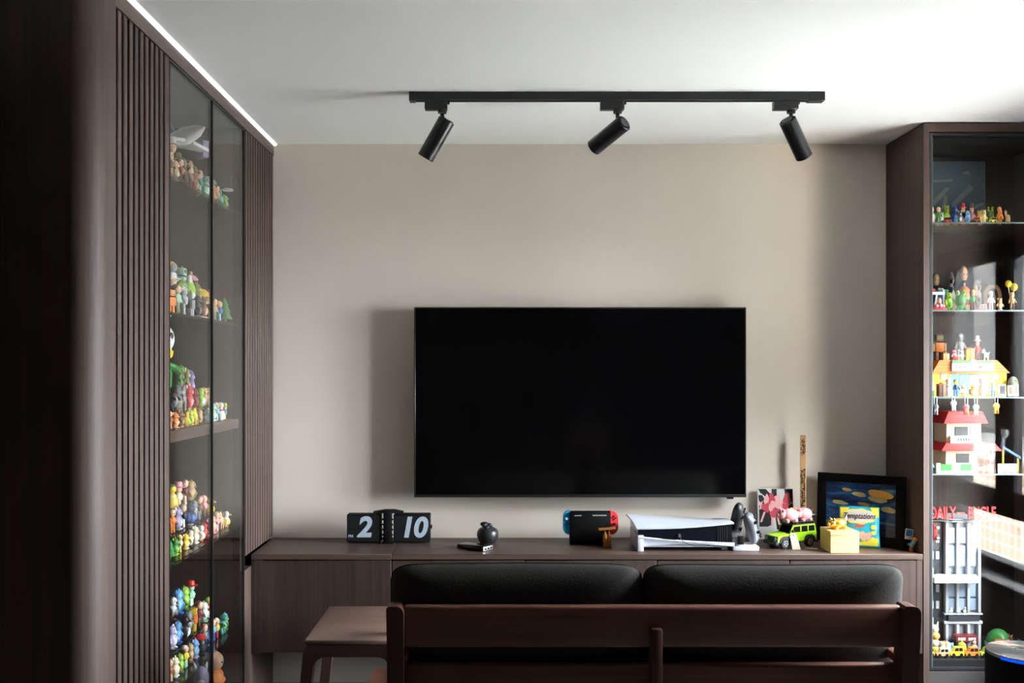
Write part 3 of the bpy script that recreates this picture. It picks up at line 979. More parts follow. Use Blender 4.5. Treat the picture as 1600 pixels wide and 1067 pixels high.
# --- square art print
AY = -0.045
ar = thing('art_print', 'square black and white print with pink figures leaning on the wall', 'picture', (PX(1212, AY), AY, ZS), 0)
ax = PX(1212, AY)
def lx(v): return PX(v, AY) - ax
def lz(v): return PZ(v, AY) - ZS
TL = T(0, .002, 0) @ R(-4, 'X')
MB().box(lx(1185), lx(1240.5), -.002, .004, lz(843), lz(764), TL).build('card', 'print_white', ar)
def shape(pts, d=-.0026, nm='printed_shape', mat='print_black'):
    MB().prism([(lx(a), lz(b)) for a, b in pts], d, -.0019, 'xz', TL).build(nm, mat, ar)
shape([(1186, 764.5), (1198, 764.5), (1206, 773), (1205, 780), (1197, 776), (1189, 770)])
shape([(1186, 774), (1192, 774), (1199, 786), (1194, 790), (1187, 783)])
shape([(1207, 764.5), (1215, 764.5), (1215, 776), (1207, 776)])
shape([(1227, 764.5), (1240, 764.5), (1240, 785), (1236, 785), (1228, 776)])
shape([(1187, 790), (1200, 790), (1206, 805), (1206, 820), (1200, 823), (1187, 823)])
shape([(1212, 806), (1224, 800), (1226, 823), (1214, 823)])
shape([(1233, 790), (1240, 786), (1240, 810), (1233, 810)])
col('pink_red', (196, 66, 84), .7); col('pink_pale', (232, 170, 172), .7)
random.seed(11)
def blob(cx_, cy_, rx, ry, mat, d):
    pts = []
    for k in range(16):
        a = 2 * math.pi * k / 16
        q = 1 + .16 * math.sin(3 * a + cx_) + .1 * math.sin(5 * a + cy_)
        pts.append((cx_ + rx * q * math.cos(a), cy_ + ry * q * math.sin(a)))
    shape(pts, d, 'printed_figure', mat)
for (a, b, c_, d_, m) in ((1199, 783, 4, 10, 'pink_pale'), (1207, 780, 5, 9, 'pink_red'), (1216, 781, 4, 8, 'pink_pale'), (1198, 793, 7, 7, 'pink_red'), (1209, 796, 7, 12, 'pink_pale'), (1212, 802, 8, 8, 'pink_red'), (1220, 790, 6, 10, 'pink_pale'), (1231, 780, 6, 9, 'pink_red'), (1228, 792, 5, 6, 'pink_red'), (1209, 788, 4, 6, 'pink_pale')):
    blob(a, b, c_, d_, m, -.003 - random.random() * .001)
for pts in ([(1194, 800), (1197, 800), (1191, 816), (1188, 816)], [(1206, 808), (1209, 808), (1208, 822), (1205, 822)], [(1214, 808), (1217, 808), (1220, 820), (1217, 820)], [(1190, 785), (1193, 783), (1190, 796), (1187, 796)]):
    shape(pts, -.0032, 'printed_figure', 'pink_pale')

# --- tall wooden stick with burnt characters
KYs = -0.075
tk = thing('wooden_stick', 'tall pale wooden stick with burnt brown characters by the print', 'stick', (PX(1255, KYs), KYs, ZS), -22)
hs = PZ(680, KYs) - ZS
MB().box(-.0125, .0125, -.010, .010, .012, hs, bev=.0012, seg=1).build('shaft', 'stick_wood', tk)
MB().box(-.030, .030, -.024, .024, 0, .012, bev=.003).build('foot', 'stick_wood', tk)
col('burnt', (84, 46, 24), .7)
random.seed(3)
z = hs - .02
marks = MB()
while z > .08:
    if hs - .145 < z < hs - .085:
        z = hs - .15
    for k in range(9):
        a = (random.random() - .5) * .018
        w_ = .002 + random.random() * .006
        zz = z - random.random() * .014
        if random.random() < .5:
            marks.box(max(-.011, a - w_), min(.011, a + w_), -.0106, -.0095, zz, zz + .0022)
        else:
            marks.box(a - .0012, a + .0012, -.0106, -.0095, zz - .006, zz + .007)
    z -= .017
m_ = tag(marks.build('burnt_marks', 'burnt', tk), kind='stuff')
MB().box(-.0127, -.0118, -.0095, .0095, .02, hs - .01).build('dark_side', 'burnt', tk)  # thin dark brown skin along the whole left face
wb = thing('wall_switch', 'small white plug plate on the wall behind the wooden stick', 'switch', (PX(1264, 0), 0, PZ(808, 0)))
MB().box(-.018, .018, -.006, 0, 0, .022, bev=.002).build('plate', 'print_white', wb)
MB().box(-.018, .018, -.05, -.006, .016, .022, bev=.002).build('ledge', 'print_white', wb)

# --- green toy off-roader
VYY = -0.215
car = thing('toy_car', 'bright green toy off-roader with black roof and paper tag', 'toy car', (PX(1236, VYY), VYY, ZS), 24)
col('lime', (150, 205, 30), .3, coat=.4); col('tyre', (20, 20, 21), .7); col('rim', (170, 172, 176), .3, .6); col('car_glass', (16, 18, 20), .15)
Lc, wc = .105, .040
body = MB().prism([(-Lc, .024), (-Lc, .052), (-Lc + .006, .056), (-.042, .062), (-.042, .030), (Lc, .030), (Lc, .024)][:0] or [(-Lc, .026), (-Lc + .002, .054), (-.038, .064), (Lc - .002, .064), (Lc, .060), (Lc, .026)], -wc, wc, 'xz')
body.build('body', 'lime', car)
MB().prism([(-.040, .063), (-.020, .096), (Lc - .006, .098), (Lc, .063)], -wc + .003, wc - .003, 'xz').build('cabin', 'lime', car)
for s in (-1, 1):
    ya, yb = (-wc + .0022, -wc + .004) if s < 0 else (wc - .004, wc - .0022)
    for pts in ([(-.029, .067), (-.014, .091), (.018, .092), (.018, .067)], [(.025, .067), (.025, .092), (.058, .092), (.058, .067)], [(.064, .068), (.064, .092), (.095, .092), (.098, .068)]):
        MB().prism(pts, ya, yb, 'xz').build('window', 'car_glass', car)
    for x in (-.066, .066):
        M = T(x, s * (wc - .004), .024)
        w = MB().lathe([(.014, -.009), (.022, -.009), (.024, -.006), (.024, .006), (.022, .009), (.014, .009)], 22, M @ R(90, 'X')).build('wheel', 'tyre', car)
        rm = MB().cyl((x, s * (wc - .002), .024), (x, s * (wc + .0065), .024), .0145, .013, n=16)
        rm.build('rim', 'rim', w)
        hb = MB()
        for k in range(5):
            hb.box(-.002, .002, .003, .0125, .0, .0012, T(x, s * (wc + .0062), .024) @ R(90 if s < 0 else -90, 'X') @ R(k * 72, 'Z'))
        hb.build('spoke', 'tyre', w)
        MB().prism([(x - .032, .026), (x - .024, .046), (x - .012, .054), (x + .012, .054), (x + .024, .046), (x + .032, .026), (x + .026, .026), (x + .018, .042), (x - .018, .042), (x - .026, .026)], s * wc - .004, s * wc + .004, 'xz').build('wheel_arch', 'tyre', car)
    MB().box(-.034, -.026, s * (wc + .001), s * (wc + .012), .068, .080, bev=.002).build('mirror', 'tyre', car)
    MB().cyl((-Lc - .0025, s * .028, .043), (-Lc + .002, s * .028, .043), .0068, n=14).build('headlight', 'rim', car)
    MB().box(-.034, .034, s * wc - .003, s * wc + .003, .022, .028).build('side_sill', 'tyre', car)
MB().prism([(-.0398, .064), (-.0205, .095), (-.0215, .0955), (-.0415, .0642)], -wc + .007, wc - .007, 'xz').build('windscreen', 'car_glass', car)
MB().box(-Lc - .002, -Lc + .002, -.034, .034, .034, .051, bev=.001, seg=1).build('grille', 'tyre', car)
mb = MB().box(-Lc - .012, -Lc + .004, -.042, .042, .018, .032, bev=.003)
mb.tube([(-Lc - .010, -.03, .03), (-Lc - .010, -.03, .052), (-Lc - .010, .03, .052), (-Lc - .010, .03, .03)], .002, 6)
mb.build('bumper', 'tyre', car)
MB().box(Lc - .003, Lc + .009, -.04, .04, .018, .032, bev=.003).build('bumper', 'tyre', car)
MB().lathe([(.012, -.006), (.023, -.006), (.024, .006), (.012, .006)], 18, T(Lc + .007, 0, .055) @ R(90, 'Y')).build('spare_wheel', 'tyre', car)
rk = MB().box(-.024, Lc - .008, -wc + .004, wc - .004, .097, .101)
for k in range(7):
    rk.box(-.018 + k * .018, -.014 + k * .018, -wc + .002, wc - .002, .101, .105)
for s in (-1, 1):
    rk.tube([(-.022, s * (wc - .004), .101), (-.022, s * (wc - .004), .110), (Lc - .010, s * (wc - .004), .110), (Lc - .010, s * (wc - .004), .101)], .0018, 6)
rk.build('roof_rack', 'tyre', car)
col('kraft', (196, 184, 168), .85, vary=.15)
tg = thing('paper_tag', 'speckled paper tag leaning against the green toy car', 'tag', (PX(1246, -.288), -.290, ZS))
MB().prism([(-.022, 0), (.014, 0), (.0, .062), (-.006, .068), (-.022, .068), (-.028, .060)], -.0008, .0008, 'xz', R(-14, 'X')).build('card', 'kraft', tg)
MB().cyl((-.014, -.0012, .060), (-.014, .0012, .060), .003, n=10, M=R(-14, 'X')).build('eyelet', 'burnt', tg)
t2 = thing('paper_tag', 'speckled paper tag lying flat on the sideboard beside the wooden box', 'tag', (PX(1266, -.26), -.265, ZS), -12)
MB().prism([(-.026, -.016), (.026, -.022), (.030, .006), (-.020, .020)], 0.0004, .0016, 'xy').build('card', 'kraft', t2)
MB().cyl((-.018, .0, .0014), (-.018, .0, .0020), .003, n=10).build('eyelet', 'burnt', t2)

# --- two pink plush pigs and a yellow chick on the roof rack
col('pig_pink', (212, 146, 150), .8, bump=.15, scale=120); col('pig_dark', (214, 130, 140), .8); col('chick', (240, 196, 60), .7)
Mc = T(PX(1236, VYY), VYY, ZS) @ R(24, 'Z')
def plush_pig(loc, rz, label, s=1.0):
    t = thing('plush_pig', label, 'soft toy', loc, rz, 'two pink plush pigs on the toy car roof', (s, s, s))
    MB().ball((0, 0, .024), .030, .022, .0215, 16, 10).build('body', 'pig_pink', t)
    MB().ball((-.026, 0, .027), .015, .016, .016, 14, 9).build('head', 'pig_pink', t)
    MB().cyl((-.045, 0, .025), (-.038, 0, .025), .0065, .0075, n=12).build('snout', 'pig_dark', t)
    for q in (-1, 1):
        MB().cyl((-.026, q * .010, .038), (-.030, q * .014, .048), .006, .001, n=8).build('ear', 'pig_dark', t)
        MB().ball((-.038, q * .008, .032), .0018, n=6, m=5).build('eye', 'print_black', t)
        for x in (-.014, .016):
            MB().cyl((x, q * .012, 0), (x, q * .012, .012), .0065, .007, n=8).build('leg', 'pig_pink', t)
    MB().tube([(.028, 0, .028), (.034, .003, .031), (.036, -.002, .034), (.033, -.003, .037)], .0016, 6).build('tail', 'pig_dark', t)
    return t
p1 = Mc @ Vector((-.012, -.006, .1055)); plush_pig(p1, 8, 'pink plush pig on the car roof, the left one', 1.3)
p2 = Mc @ Vector((.066, -.006, .1055)); plush_pig(p2, 24, 'pink plush pig on the car roof, under the wooden stick', 1.3)
p3 = Mc @ Vector((.030, .030, .1055))
ck = thing('toy_chick', 'small yellow toy chick behind the two pink plush pigs', 'toy', p3, 20)
MB().ball((0, 0, .022), .012, .012, .022, 12, 8).build('body', 'chick', ck)
MB().ball((0, 0, .047), .010, .010, .010, 12, 8).build('head', 'chick', ck)
MB().cyl((0, -.009, .046), (0, -.016, .045), .003, .0006, n=6).build('beak', 'bronze', ck)

# --- wooden box with a golden pig
BYy = -0.315
bx = thing('wooden_box', 'pale wooden box with separate lid at the right end of the sideboard', 'box', (PX(1310, BYy), BYy, ZS), 0)
w = PX(1335.5, BYy) - PX(1310, BYy) - .002
hb = PZ(827, BYy) - ZS
MB().box(-w * .78, w, -.055, .075, 0, hb * .80, bev=.0015, seg=1).build('box_body', 'pale_wood', bx)
MB().box(-w * .78 - .0005, w + .0005, -.0555, .0755, hb * .80 + .001, hb, bev=.0015, seg=1).build('lid', 'pale_wood', bx)
col('gold', (236, 176, 84), 0.22, 0.75, vary=.08)
gp = thing('gold_pig', 'shiny golden pig figurine standing on the pale wooden box', 'figurine', (PX(1311, BYy) , BYy + .005, ZS + hb), 14)
MB().ball((0, 0, .026), .036, .023, .022, 20, 12).build('body', 'gold', gp)
MB().ball((-.030, 0, .026), .016, .017, .017, 16, 10).build('head', 'gold', gp)
MB().cyl((-.050, 0, .022), (-.040, 0, .024), .008, .009, n=14).build('snout', 'gold', gp)
for q in (-1, 1):
    MB().cyl((-.026, q * .011, .039), (-.032, q * .016, .050), .007, .001, n=8).build('ear', 'gold', gp)
    for x in (-.018, .022):
        MB().cyl((x, q * .012, 0), (x, q * .012, .014), .008, .009, n=10).build('leg', 'gold', gp)
MB().cyl((.030, 0, .038), (.040, 0, .054), .008, .0012, n=8).build('tail', 'print_white', gp)

# --- snack pouch
PYy = -0.232
po = thing('snack_pouch', 'teal and yellow treat pouch reading Temptations behind the wooden box', 'snack bag', (PX(1343, PYy), PYy, ZS), -16)
hp = PZ(791, PYy) - ZS - .004
wp = (PX(1372, PYy) - PX(1313, PYy)) / 2 * 1.02
col('pouch_teal', (40, 160, 186), .3, vary=.1, scale=60); col('pouch_yellow', (232, 214, 70), .3); col('pouch_white', (196, 188, 184), .4); col('pouch_lime', (205, 205, 60), .35); col('treat', (200, 160, 140), .6); col('pouch_red', (190, 70, 50), .5)
TP = T(0, 0, .002) @ R(-5, 'X')
def skin(x, z):
    """depth of the pouch front at a point of its face"""
    a, b = max(0, 1 - (x / wp) ** 2), max(0, math.sin(math.pi * min(1, max(0, z / hp))))
    return -.021 * (a ** .6) * (b ** .6)
def pf(u, v):
    x, z = (u - .5) * 2 * wp, v * hp
    wr = .0012 * math.sin(9 * u + 14 * v)
    return (x * (1 - .03 * math.sin(math.pi * v)), skin(x, z) + wr, z)
def pbk(u, v):
    p = pf(u, v); return (p[0], -p[1] + .0008, p[2])
m = MB().grid(pf, 20, 26, 0, TP); m.grid(pbk, 20, 26, 0, TP)
pch = m.build('foil_bag', 'pouch_teal', po, angle=80)
def decal(pts, mat, name, lift=.0012, par=None):
    """patch of print that follows the bag"""
    cx_, cz_ = sum(p[0] for p in pts) / len(pts), sum(p[1] for p in pts) / len(pts)
    n, rings = len(pts), 6
    vs, fs = [], []
    P = lambda x, z: (x, skin(x, z) - lift - .0012, z)
    vs.append(P(cx_, cz_))
    for r in range(1, rings + 1):
        for (x, z) in pts:
            vs.append(P(cx_ + (x - cx_) * r / rings, cz_ + (z - cz_) * r / rings))
    for k in range(n):
        fs.append((0, 1 + k, 1 + (k + 1) % n))
        for r in range(rings - 1):
            a = 1 + r * n
            fs.append((a + k, a + n + k, a + n + (k + 1) % n, a + (k + 1) % n))
    MB().add(vs, fs, TP, True).build(name, mat, par or pch)
def ell(cx_, cz_, rx, rz, n=24, wob=0, k=7):
    return [(wp * (cx_ + rx * (1 + wob * math.cos(k * a)) * math.cos(a)), hp * (cz_ + rz * (1 + wob * math.cos(k * a)) * math.sin(a))) for a in [2 * math.pi * i / n for i in range(n)]]
def poly(*p):
    return [(wp * a, hp * b) for a, b in p]
decal(poly((-.94, .97), (-.5, .97), (-.6, .88), (-.85, .7), (-.94, .72)), 'pouch_yellow', 'printed_patch')
decal(poly((.5, .98), (.94, .98), (.94, .74), (.7, .82)), 'pouch_yellow', 'printed_patch')
decal(ell(-.02, .76, .86, .185, 48, .05, 9), 'pouch_yellow', 'printed_patch', .0012)
decal(ell(-.02, .76, .80, .155, 48, .05, 9), 'pouch_white', 'printed_cloud', .0020)
decal(ell(-.02, .52, .26, .035), 'pouch_red', 'printed_patch', .0012)
decal(ell(.66, .50, .13, .055), 'pouch_yellow', 'printed_patch'); decal(ell(.68, .36, .12, .05), 'pouch_yellow', 'printed_patch')
decal(poly((-.2, .04), (.9, .03), (.92, .2), (.62, .26), (.35, .15), (-.2, .10)), 'pouch_lime', 'printed_patch', .0012)
for k, (a, b) in enumerate(((.02, .26), (.2, .20), (.3, .30), (.45, .22), (.12, .34), (-.1, .3), (.5, .33), (-.15, .2))):
    decal(ell(a, b, .13, .055, 16, .12, 5), 'treat', 'printed_treat', .0016 + k * .0002)
tm = text_mb('Temptations', .034, 0, .28, .0004, None, sx=.76)
tm.v = [(x - .002, 0, z) for x, z, _ in tm.v]
tm.v = [(x, skin(x, z + .765 * hp) - .0046, z + .765 * hp) for x, _, z in tm.v]
t_ = MB().add(tm.v, tm.f, TP).build('lettering', 'print_black', pch)
for zz in (.97, .02):
    sm = MB()
    for k in range(3):
        sm.box(-wp * .97, wp * .97, -.0026, .0026, hp * zz + k * .0022, hp * zz + k * .0022 + .001, TP)
    sm.build('crimped_seal', 'pouch_teal', po)

# --- framed painting leaning in the corner
A_ = Vector((PX(1277, -.055), -.055)); B_ = Vector((PX(1414, -.262), -.262))
fw = (B_ - A_).length
fz = math.degrees(math.atan2(B_.y - A_.y, B_.x - A_.x))
hf = PZ(738, -.055) - ZS
fp = thing('framed_painting', 'black framed abstract blue and ochre painting leaning in the corner', 'painting', (A_.x, A_.y, ZS), fz)
TF = T(0, 0, .001) @ R(-3, 'X')
mb = MB()
bw = .038
mb.box(0, fw, -.012, .010, 0, bw, TF, bev=.002); mb.box(0, fw, -.012, .010, hf - bw, hf, TF, bev=.002)
mb.box(0, bw, -.012, .010, bw, hf - bw, TF, bev=.002); mb.box(fw - bw, fw, -.012, .010, bw, hf - bw, TF, bev=.002)
mb.build('frame', 'black_matte', fp)
# abstract canvas: long horizontal strokes of blue, teal and pale grey with a few ochre dabs
m, nt, b = newmat('canvas_blue')
tc = nt.nodes.new('ShaderNodeTexCoord'); mp = nt.nodes.new('ShaderNodeMapping')
mp.inputs['Scale'].default_value = (5, 5, 26)
mp.inputs['Rotation'].default_value = (0, .22, 0)
nt.links.new(tc.outputs['Object'], mp.inputs['Vector'])
nz = nt.nodes.new('ShaderNodeTexNoise'); nz.inputs['Scale'].default_value = 1.3; nz.inputs['Detail'].default_value = 5; nz.inputs['Distortion'].default_value = .8
nt.links.new(mp.outputs['Vector'], nz.inputs['Vector'])
rp_ = nt.nodes.new('ShaderNodeValToRGB')
e = rp_.color_ramp.elements
e[0].position, e[0].color = .34, C(8, 16, 34)
e[1].position, e[1].color = .72, C(150, 176, 176)
for pos, c_ in ((.45, C(16, 50, 96)), (.54, C(24, 78, 130)), (.62, C(52, 112, 146))):
    q = e.new(pos); q.color = c_
nt.links.new(nz.outputs['Fac'], rp_.inputs['Fac'])
nt.links.new(rp_.outputs['Color'], b.inputs['Base Color'])
b.inputs['Roughness'].default_value = .35
cv_ = MB().box(bw - .002, fw - bw + .002, -.002, .006, bw - .002, hf - bw + .002, TF).build('canvas', 'canvas_blue', fp)
col('ochre', (214, 160, 60), .5, vary=.2); col('pale_ochre', (190, 178, 120), .5, vary=.2)
random.seed(21)
for (u, v, rx, rz, mt) in ((.78, .80, .052, .020, 'ochre'), (.74, .70, .040, .012, 'pale_ochre'), (.30, .86, .020, .007, 'ochre'), (.48, .78, .030, .010, 'pale_ochre'), (.20, .60, .034, .009, 'pale_ochre'), (.90, .52, .034, .012, 'pale_ochre'), (.55, .60, .026, .007, 'ochre'), (.36, .40, .030, .009, 'pale_ochre')):
    cx_, cz_ = bw + u * (fw - 2 * bw), bw + v * (hf - 2 * bw)
    pts = [(cx_ + rx * (1 + .09 * math.sin(3 * a + u * 9)) * math.cos(a), cz_ + rz * (1 + .09 * math.cos(5 * a + v * 9)) * math.sin(a) - .12 * rx * math.cos(a)) for a in [2 * math.pi * i / 18 for i in range(18)]]
    MB().prism(pts, -.0032, -.0015, 'xz', TF).build('paint_dab', mt, cv_)

# --- instant photo on a little easel, and a tiny astronaut toy
ph = thing('photo_card', 'small blue photo card on a black clip in front of the painting', 'photo', (PX(1415, -.30), -.300, ZS), 0)
col('photo_blue', (40, 110, 170), .4, vary=.3, scale=160)
MB().box(-.018, .014, -.006, .030, 0, .050, R(-10, 'X') @ R(10, 'Y'), bev=.003).build('clip_stand', 'black_matte', ph)
MB().box(-.013, .021, -.010, -.006, .046, .090, R(-4, 'X') @ R(8, 'Y')).build('card', 'print_white', ph)
MB().box(-.009, .017, -.0106, -.0098, .060, .087, R(-4, 'X') @ R(8, 'Y')).build('photo_print', 'photo_blue', ph)
col('toy_orange', (240, 130, 50), .5); col('toy_sky', (110, 190, 215), .5); col('toy_rust', (170, 80, 60), .5)
ft = thing('toy_flyer', 'tiny orange and blue toy figure at the right end of the sideboard', 'toy', (PX(1425, -.33), -.33, ZS), 0)
MB().cyl((-.004, 0, 0), (-.002, 0, .022), .010, .006, n=10).build('base', 'toy_rust', ft)
MB().cyl((-.004, 0, .020), (.010, 0, .042), .008, .009, n=10).build('torso', 'toy_sky', ft)
MB().ball((.014, 0, .050), .010, .010, .010, 12, 8).build('head', 'toy_orange', ft)
for q in (-1, 1):
    MB().tube([(0, q * .006, .028), (-.010, q * .010, .032), (-.016, q * .008, .026)], .003, 6).build('arm', 'toy_sky', ft)
# ------------------------------------------------------------------ little toys: one builder per kind, meshes shared between copies
PAL = {'white': (232, 232, 228), 'cream': (232, 218, 186), 'tan': (196, 160, 120), 'brown': (112, 74, 52), 'rust': (160, 78, 50), 'orange': (226, 128, 48),
       'yellow': (236, 200, 62), 'lime': (158, 200, 64), 'green': (62, 140, 66), 'olive': (106, 116, 56), 'teal': (70, 160, 158), 'skyblue': (116, 180, 220),
       'blue': (50, 104, 190), 'navy': (36, 46, 90), 'purple': (112, 88, 150), 'lilac': (182, 170, 212), 'pink': (236, 160, 176), 'peach': (238, 186, 154),
       'red': (200, 46, 48), 'maroon': (112, 34, 44), 'grey': (134, 136, 138), 'charcoal': (54, 54, 58), 'black': (22, 22, 24), 'mint': (160, 212, 180), 'silver': (186, 190, 192), 'gold': (212, 164, 80)}
for k_, v_ in PAL.items():
    plain('toy_' + k_ + '_plastic', C(*v_), 0.42, vary=.05, scale=60)
def tm_(c):
    return MATS['toy_' + c + '_plastic']
KIND = {}
def kind(name, parts):
    """parts: list of (part name, MB, colour slot); meshes are made once, one unit tall, facing -y"""
    out = []
    lo = min(v[2] for _, mb, _ in parts for v in mb.v)
    for pn, mb, slot in parts:
        mb.v = [(x, y, z - lo) for x, y, z in mb.v]
        o = mb.build(pn, tm_('grey'))
        me = o.data
        bpy.data.objects.remove(o, do_unlink=True)
        out.append((pn, me, slot))
    KIND[name] = out
def limb(a, b, r0, r1=None):
    return MB().cyl(a, b, r0, r1 or r0, n=8).ball(b, (r1 or r0) * 1.15, n=8, m=6)
def eyes(y, z, dx, r):
    return [('eye', MB().ball((s * dx, y, z), r, r * .6, r, 6, 5), 'k') for s in (-1, 1)]
# standing toy person
kind('person', [('leg', limb((s * .09, 0, .44), (s * .10, -.02, .04), .075, .06), 1) for s in (-1, 1)] +
     [('torso', MB().lathe([(.13, .38), (.17, .45), (.16, .60), (.10, .68)], 12), 0)] +
     [('arm', limb((s * .14, 0, .62), (s * .25, -.08, .42), .05, .045), 0) for s in (-1, 1)] +
     [('head', MB().ball((0, -.01, .82), .16, .15, .165, 12, 8), 2), ('hair', MB().ball((0, .03, .87), .17, .15, .14, 12, 8), 3)] + eyes(-.155, .82, .06, .022))
# round standing creature with stubby limbs
kind('critter', [('body', MB().ball((0, 0, .40), .30, .26, .33, 14, 9), 0), ('belly', MB().ball((0, -.09, .36), .21, .19, .23, 12, 8), 1), ('head', MB().ball((0, -.02, .76), .25, .22, .22, 14, 9), 0)] +
     [('ear', MB().ball((s * .20, .02, .92), .075, .05, .09, 8, 6), 1) for s in (-1, 1)] + [('arm', limb((s * .26, -.04, .50), (s * .36, -.14, .36), .07), 0) for s in (-1, 1)] +
     [('foot', MB().ball((s * .15, -.08, .06), .12, .17, .065, 10, 6), 1) for s in (-1, 1)] + [('muzzle', MB().ball((0, -.21, .71), .10, .08, .075, 10, 6), 1)] + eyes(-.21, .82, .09, .028))
# four-legged animal
kind('animal', [('body', MB().ball((.02, 0, .46), .36, .20, .22, 14, 9), 0), ('head', MB().ball((-.30, -.02, .76), .20, .18, .19, 12, 8), 0), ('neck', MB().cyl((-.16, 0, .52), (-.27, 0, .70), .13, .11, 10), 0), ('muzzle', MB().ball((-.47, -.02, .70), .11, .10, .085, 10, 6), 1)] +
     [('leg', limb((x, s * .11, .36), (x, s * .11, .06), .075, .062), 0) for x in (-.20, .24) for s in (-1, 1)] + [('ear', MB().cyl((-.28, s * .11, .88), (-.24, s * .15, 1.0), .06, .015, 8), 1) for s in (-1, 1)] +
     [('tail', MB().tube([(.34, 0, .52), (.44, 0, .60), (.47, 0, .74)], .035, 6), 1)])
# upright beast with a heavy tail
kind('beast', [('body', MB().ball((0, .02, .42), .22, .24, .30, 12, 9), 0), ('belly', MB().ball((0, -.07, .40), .16, .18, .23, 12, 8), 1), ('head', MB().ball((0, -.10, .82), .17, .22, .15, 12, 8), 0), ('jaw', MB().ball((0, -.20, .74), .14, .17, .07, 10, 6), 1), ('neck', MB().cyl((0, 0, .58), (0, -.06, .78), .14, .12, 10), 0), ('tail', MB().tube([(0, .16, .30), (0, .34, .16), (.10, .46, .07), (.24, .48, .05)], .11, 8, None, [1, .7, .45, .15]), 0)] +
     [('leg', limb((s * .14, 0, .28), (s * .16, -.06, .06), .10, .085), 0) for s in (-1, 1)] + [('arm', limb((s * .19, -.10, .54), (s * .20, -.24, .46), .05), 0) for s in (-1, 1)] + eyes(-.24, .90, .08, .026))
# bird
kind('bird', [('body', MB().ball((0, .02, .36), .24, .30, .30, 14, 9), 0), ('breast', MB().ball((0, -.10, .34), .19, .20, .24, 12, 8), 1), ('head', MB().ball((0, -.04, .78), .20, .20, .20, 12, 8), 0), ('beak', MB().cyl((0, -.20, .76), (0, -.38, .73), .075, .02, 8), 2), ('tail', MB().cyl((0, .26, .34), (0, .46, .48), .10, .03, 8), 0)] +
     [('wing', MB().ball((s * .24, .05, .40), .06, .20, .20, 10, 6), 3) for s in (-1, 1)] + [('foot', MB().ball((s * .10, -.06, .035), .08, .13, .035, 8, 5), 2) for s in (-1, 1)] + eyes(-.20, .84, .09, .03))
# toy wearing a brimmed hat
kind('hatter', [('leg', limb((s * .08, 0, .36), (s * .09, -.02, .05), .07, .06), 1) for s in (-1, 1)] + [('torso', MB().lathe([(.15, .30), (.17, .40), (.15, .52), (.09, .58)], 12), 0)] + [('arm', limb((s * .14, 0, .52), (s * .27, -.06, .40), .045), 0) for s in (-1, 1)] +
     [('head', MB().ball((0, -.01, .70), .15, .14, .14, 12, 8), 2), ('hat', MB().lathe([(.27, .78), (.28, .80), (.16, .82), (.15, .93), (.12, .99), (.05, 1.0)], 14), 3)] + eyes(-.145, .71, .055, .02))
# blocky robot
kind('robot', [('body', MB().box(-.20, .20, -.14, .14, .30, .64, bev=.03), 0), ('head', MB().box(-.17, .17, -.13, .13, .68, .92, bev=.03), 1), ('visor', MB().box(-.13, .13, -.145, -.12, .76, .86), 3), ('antenna', MB().cyl((.08, 0, .92), (.08, 0, 1.0), .02, n=6), 2)] + [('leg', MB().box(s * .11 - .07, s * .11 + .07, -.10, .08, 0, .32, bev=.02), 1) for s in (-1, 1)] + [('arm', MB().box(s * .27 - .055, s * .27 + .055, -.10, .08, .32, .62, bev=.02), 2) for s in (-1, 1)])
# frog: wide head, bulging eyes on top
kind('frog', [('head', MB().ball((0, 0, .50), .46, .38, .34, 18, 11), 0), ('body', MB().ball((0, .04, .22), .30, .28, .22, 12, 8), 0), ('chin', MB().ball((0, -.12, .40), .36, .27, .18, 14, 8), 1)] + [('eye_ball', MB().ball((s * .24, -.10, .86), .14, .13, .14, 12, 8), 2) for s in (-1, 1)] + [('pupil', MB().ball((s * .24, -.21, .87), .05, .03, .05, 8, 6), 'k') for s in (-1, 1)] + [('foot', MB().ball((s * .30, -.14, .06), .16, .20, .06, 10, 6), 0) for s in (-1, 1)])
# small lidded jar, cone tree, ball on a foot, gift, skittle
kind('jar', [('pot', MB().lathe([(.22, 0), (.28, .05), (.30, .45), (.26, .62), (.22, .66)], 14), 0), ('lid', MB().lathe([(.27, .66), (.28, .72), (.18, .82), (.04, .88)], 14), 1), ('knob', MB().ball((0, 0, .93), .07, n=8, m=6), 2), ('band', MB().lathe([(.302, .22), (.306, .26), (.306, .36), (.302, .40)], 14), 3)])
kind('tree', [('trunk', MB().cyl((0, 0, 0), (0, 0, .25), .08, n=8), 1), ('tier', MB().cyl((0, 0, .15), (0, 0, .55), .34, .10, 12), 0), ('tier', MB().cyl((0, 0, .42), (0, 0, .80), .26, .06, 12), 0), ('tier', MB().cyl((0, 0, .68), (0, 0, 1.0), .18, .01, 12), 0)])
kind('ball', [('foot', MB().lathe([(.24, 0), (.24, .06), (.14, .10)], 14), 1), ('ball', MB().ball((0, 0, .54), .45, .45, .45, 20, 12), 0), ('patch', MB().ball((.05, -.14, .60), .32, .33, .30, 14, 9), 2), ('dot', MB().ball((.02, -.42, .62), .11, .08, .11, 10, 6), 3)])
kind('gift', [('carton', MB().box(-.36, .36, -.30, .30, 0, .78, bev=.02), 0), ('lid', MB().box(-.38, .38, -.32, .32, .78, .92, bev=.02), 1), ('ribbon', MB().box(-.06, .06, -.325, .325, 0, .925), 2), ('bow', MB().ball((-.10, 0, .96), .11, .06, .05, 8, 6).ball((.10, 0, .96), .11, .06, .05, 8, 6), 2)])
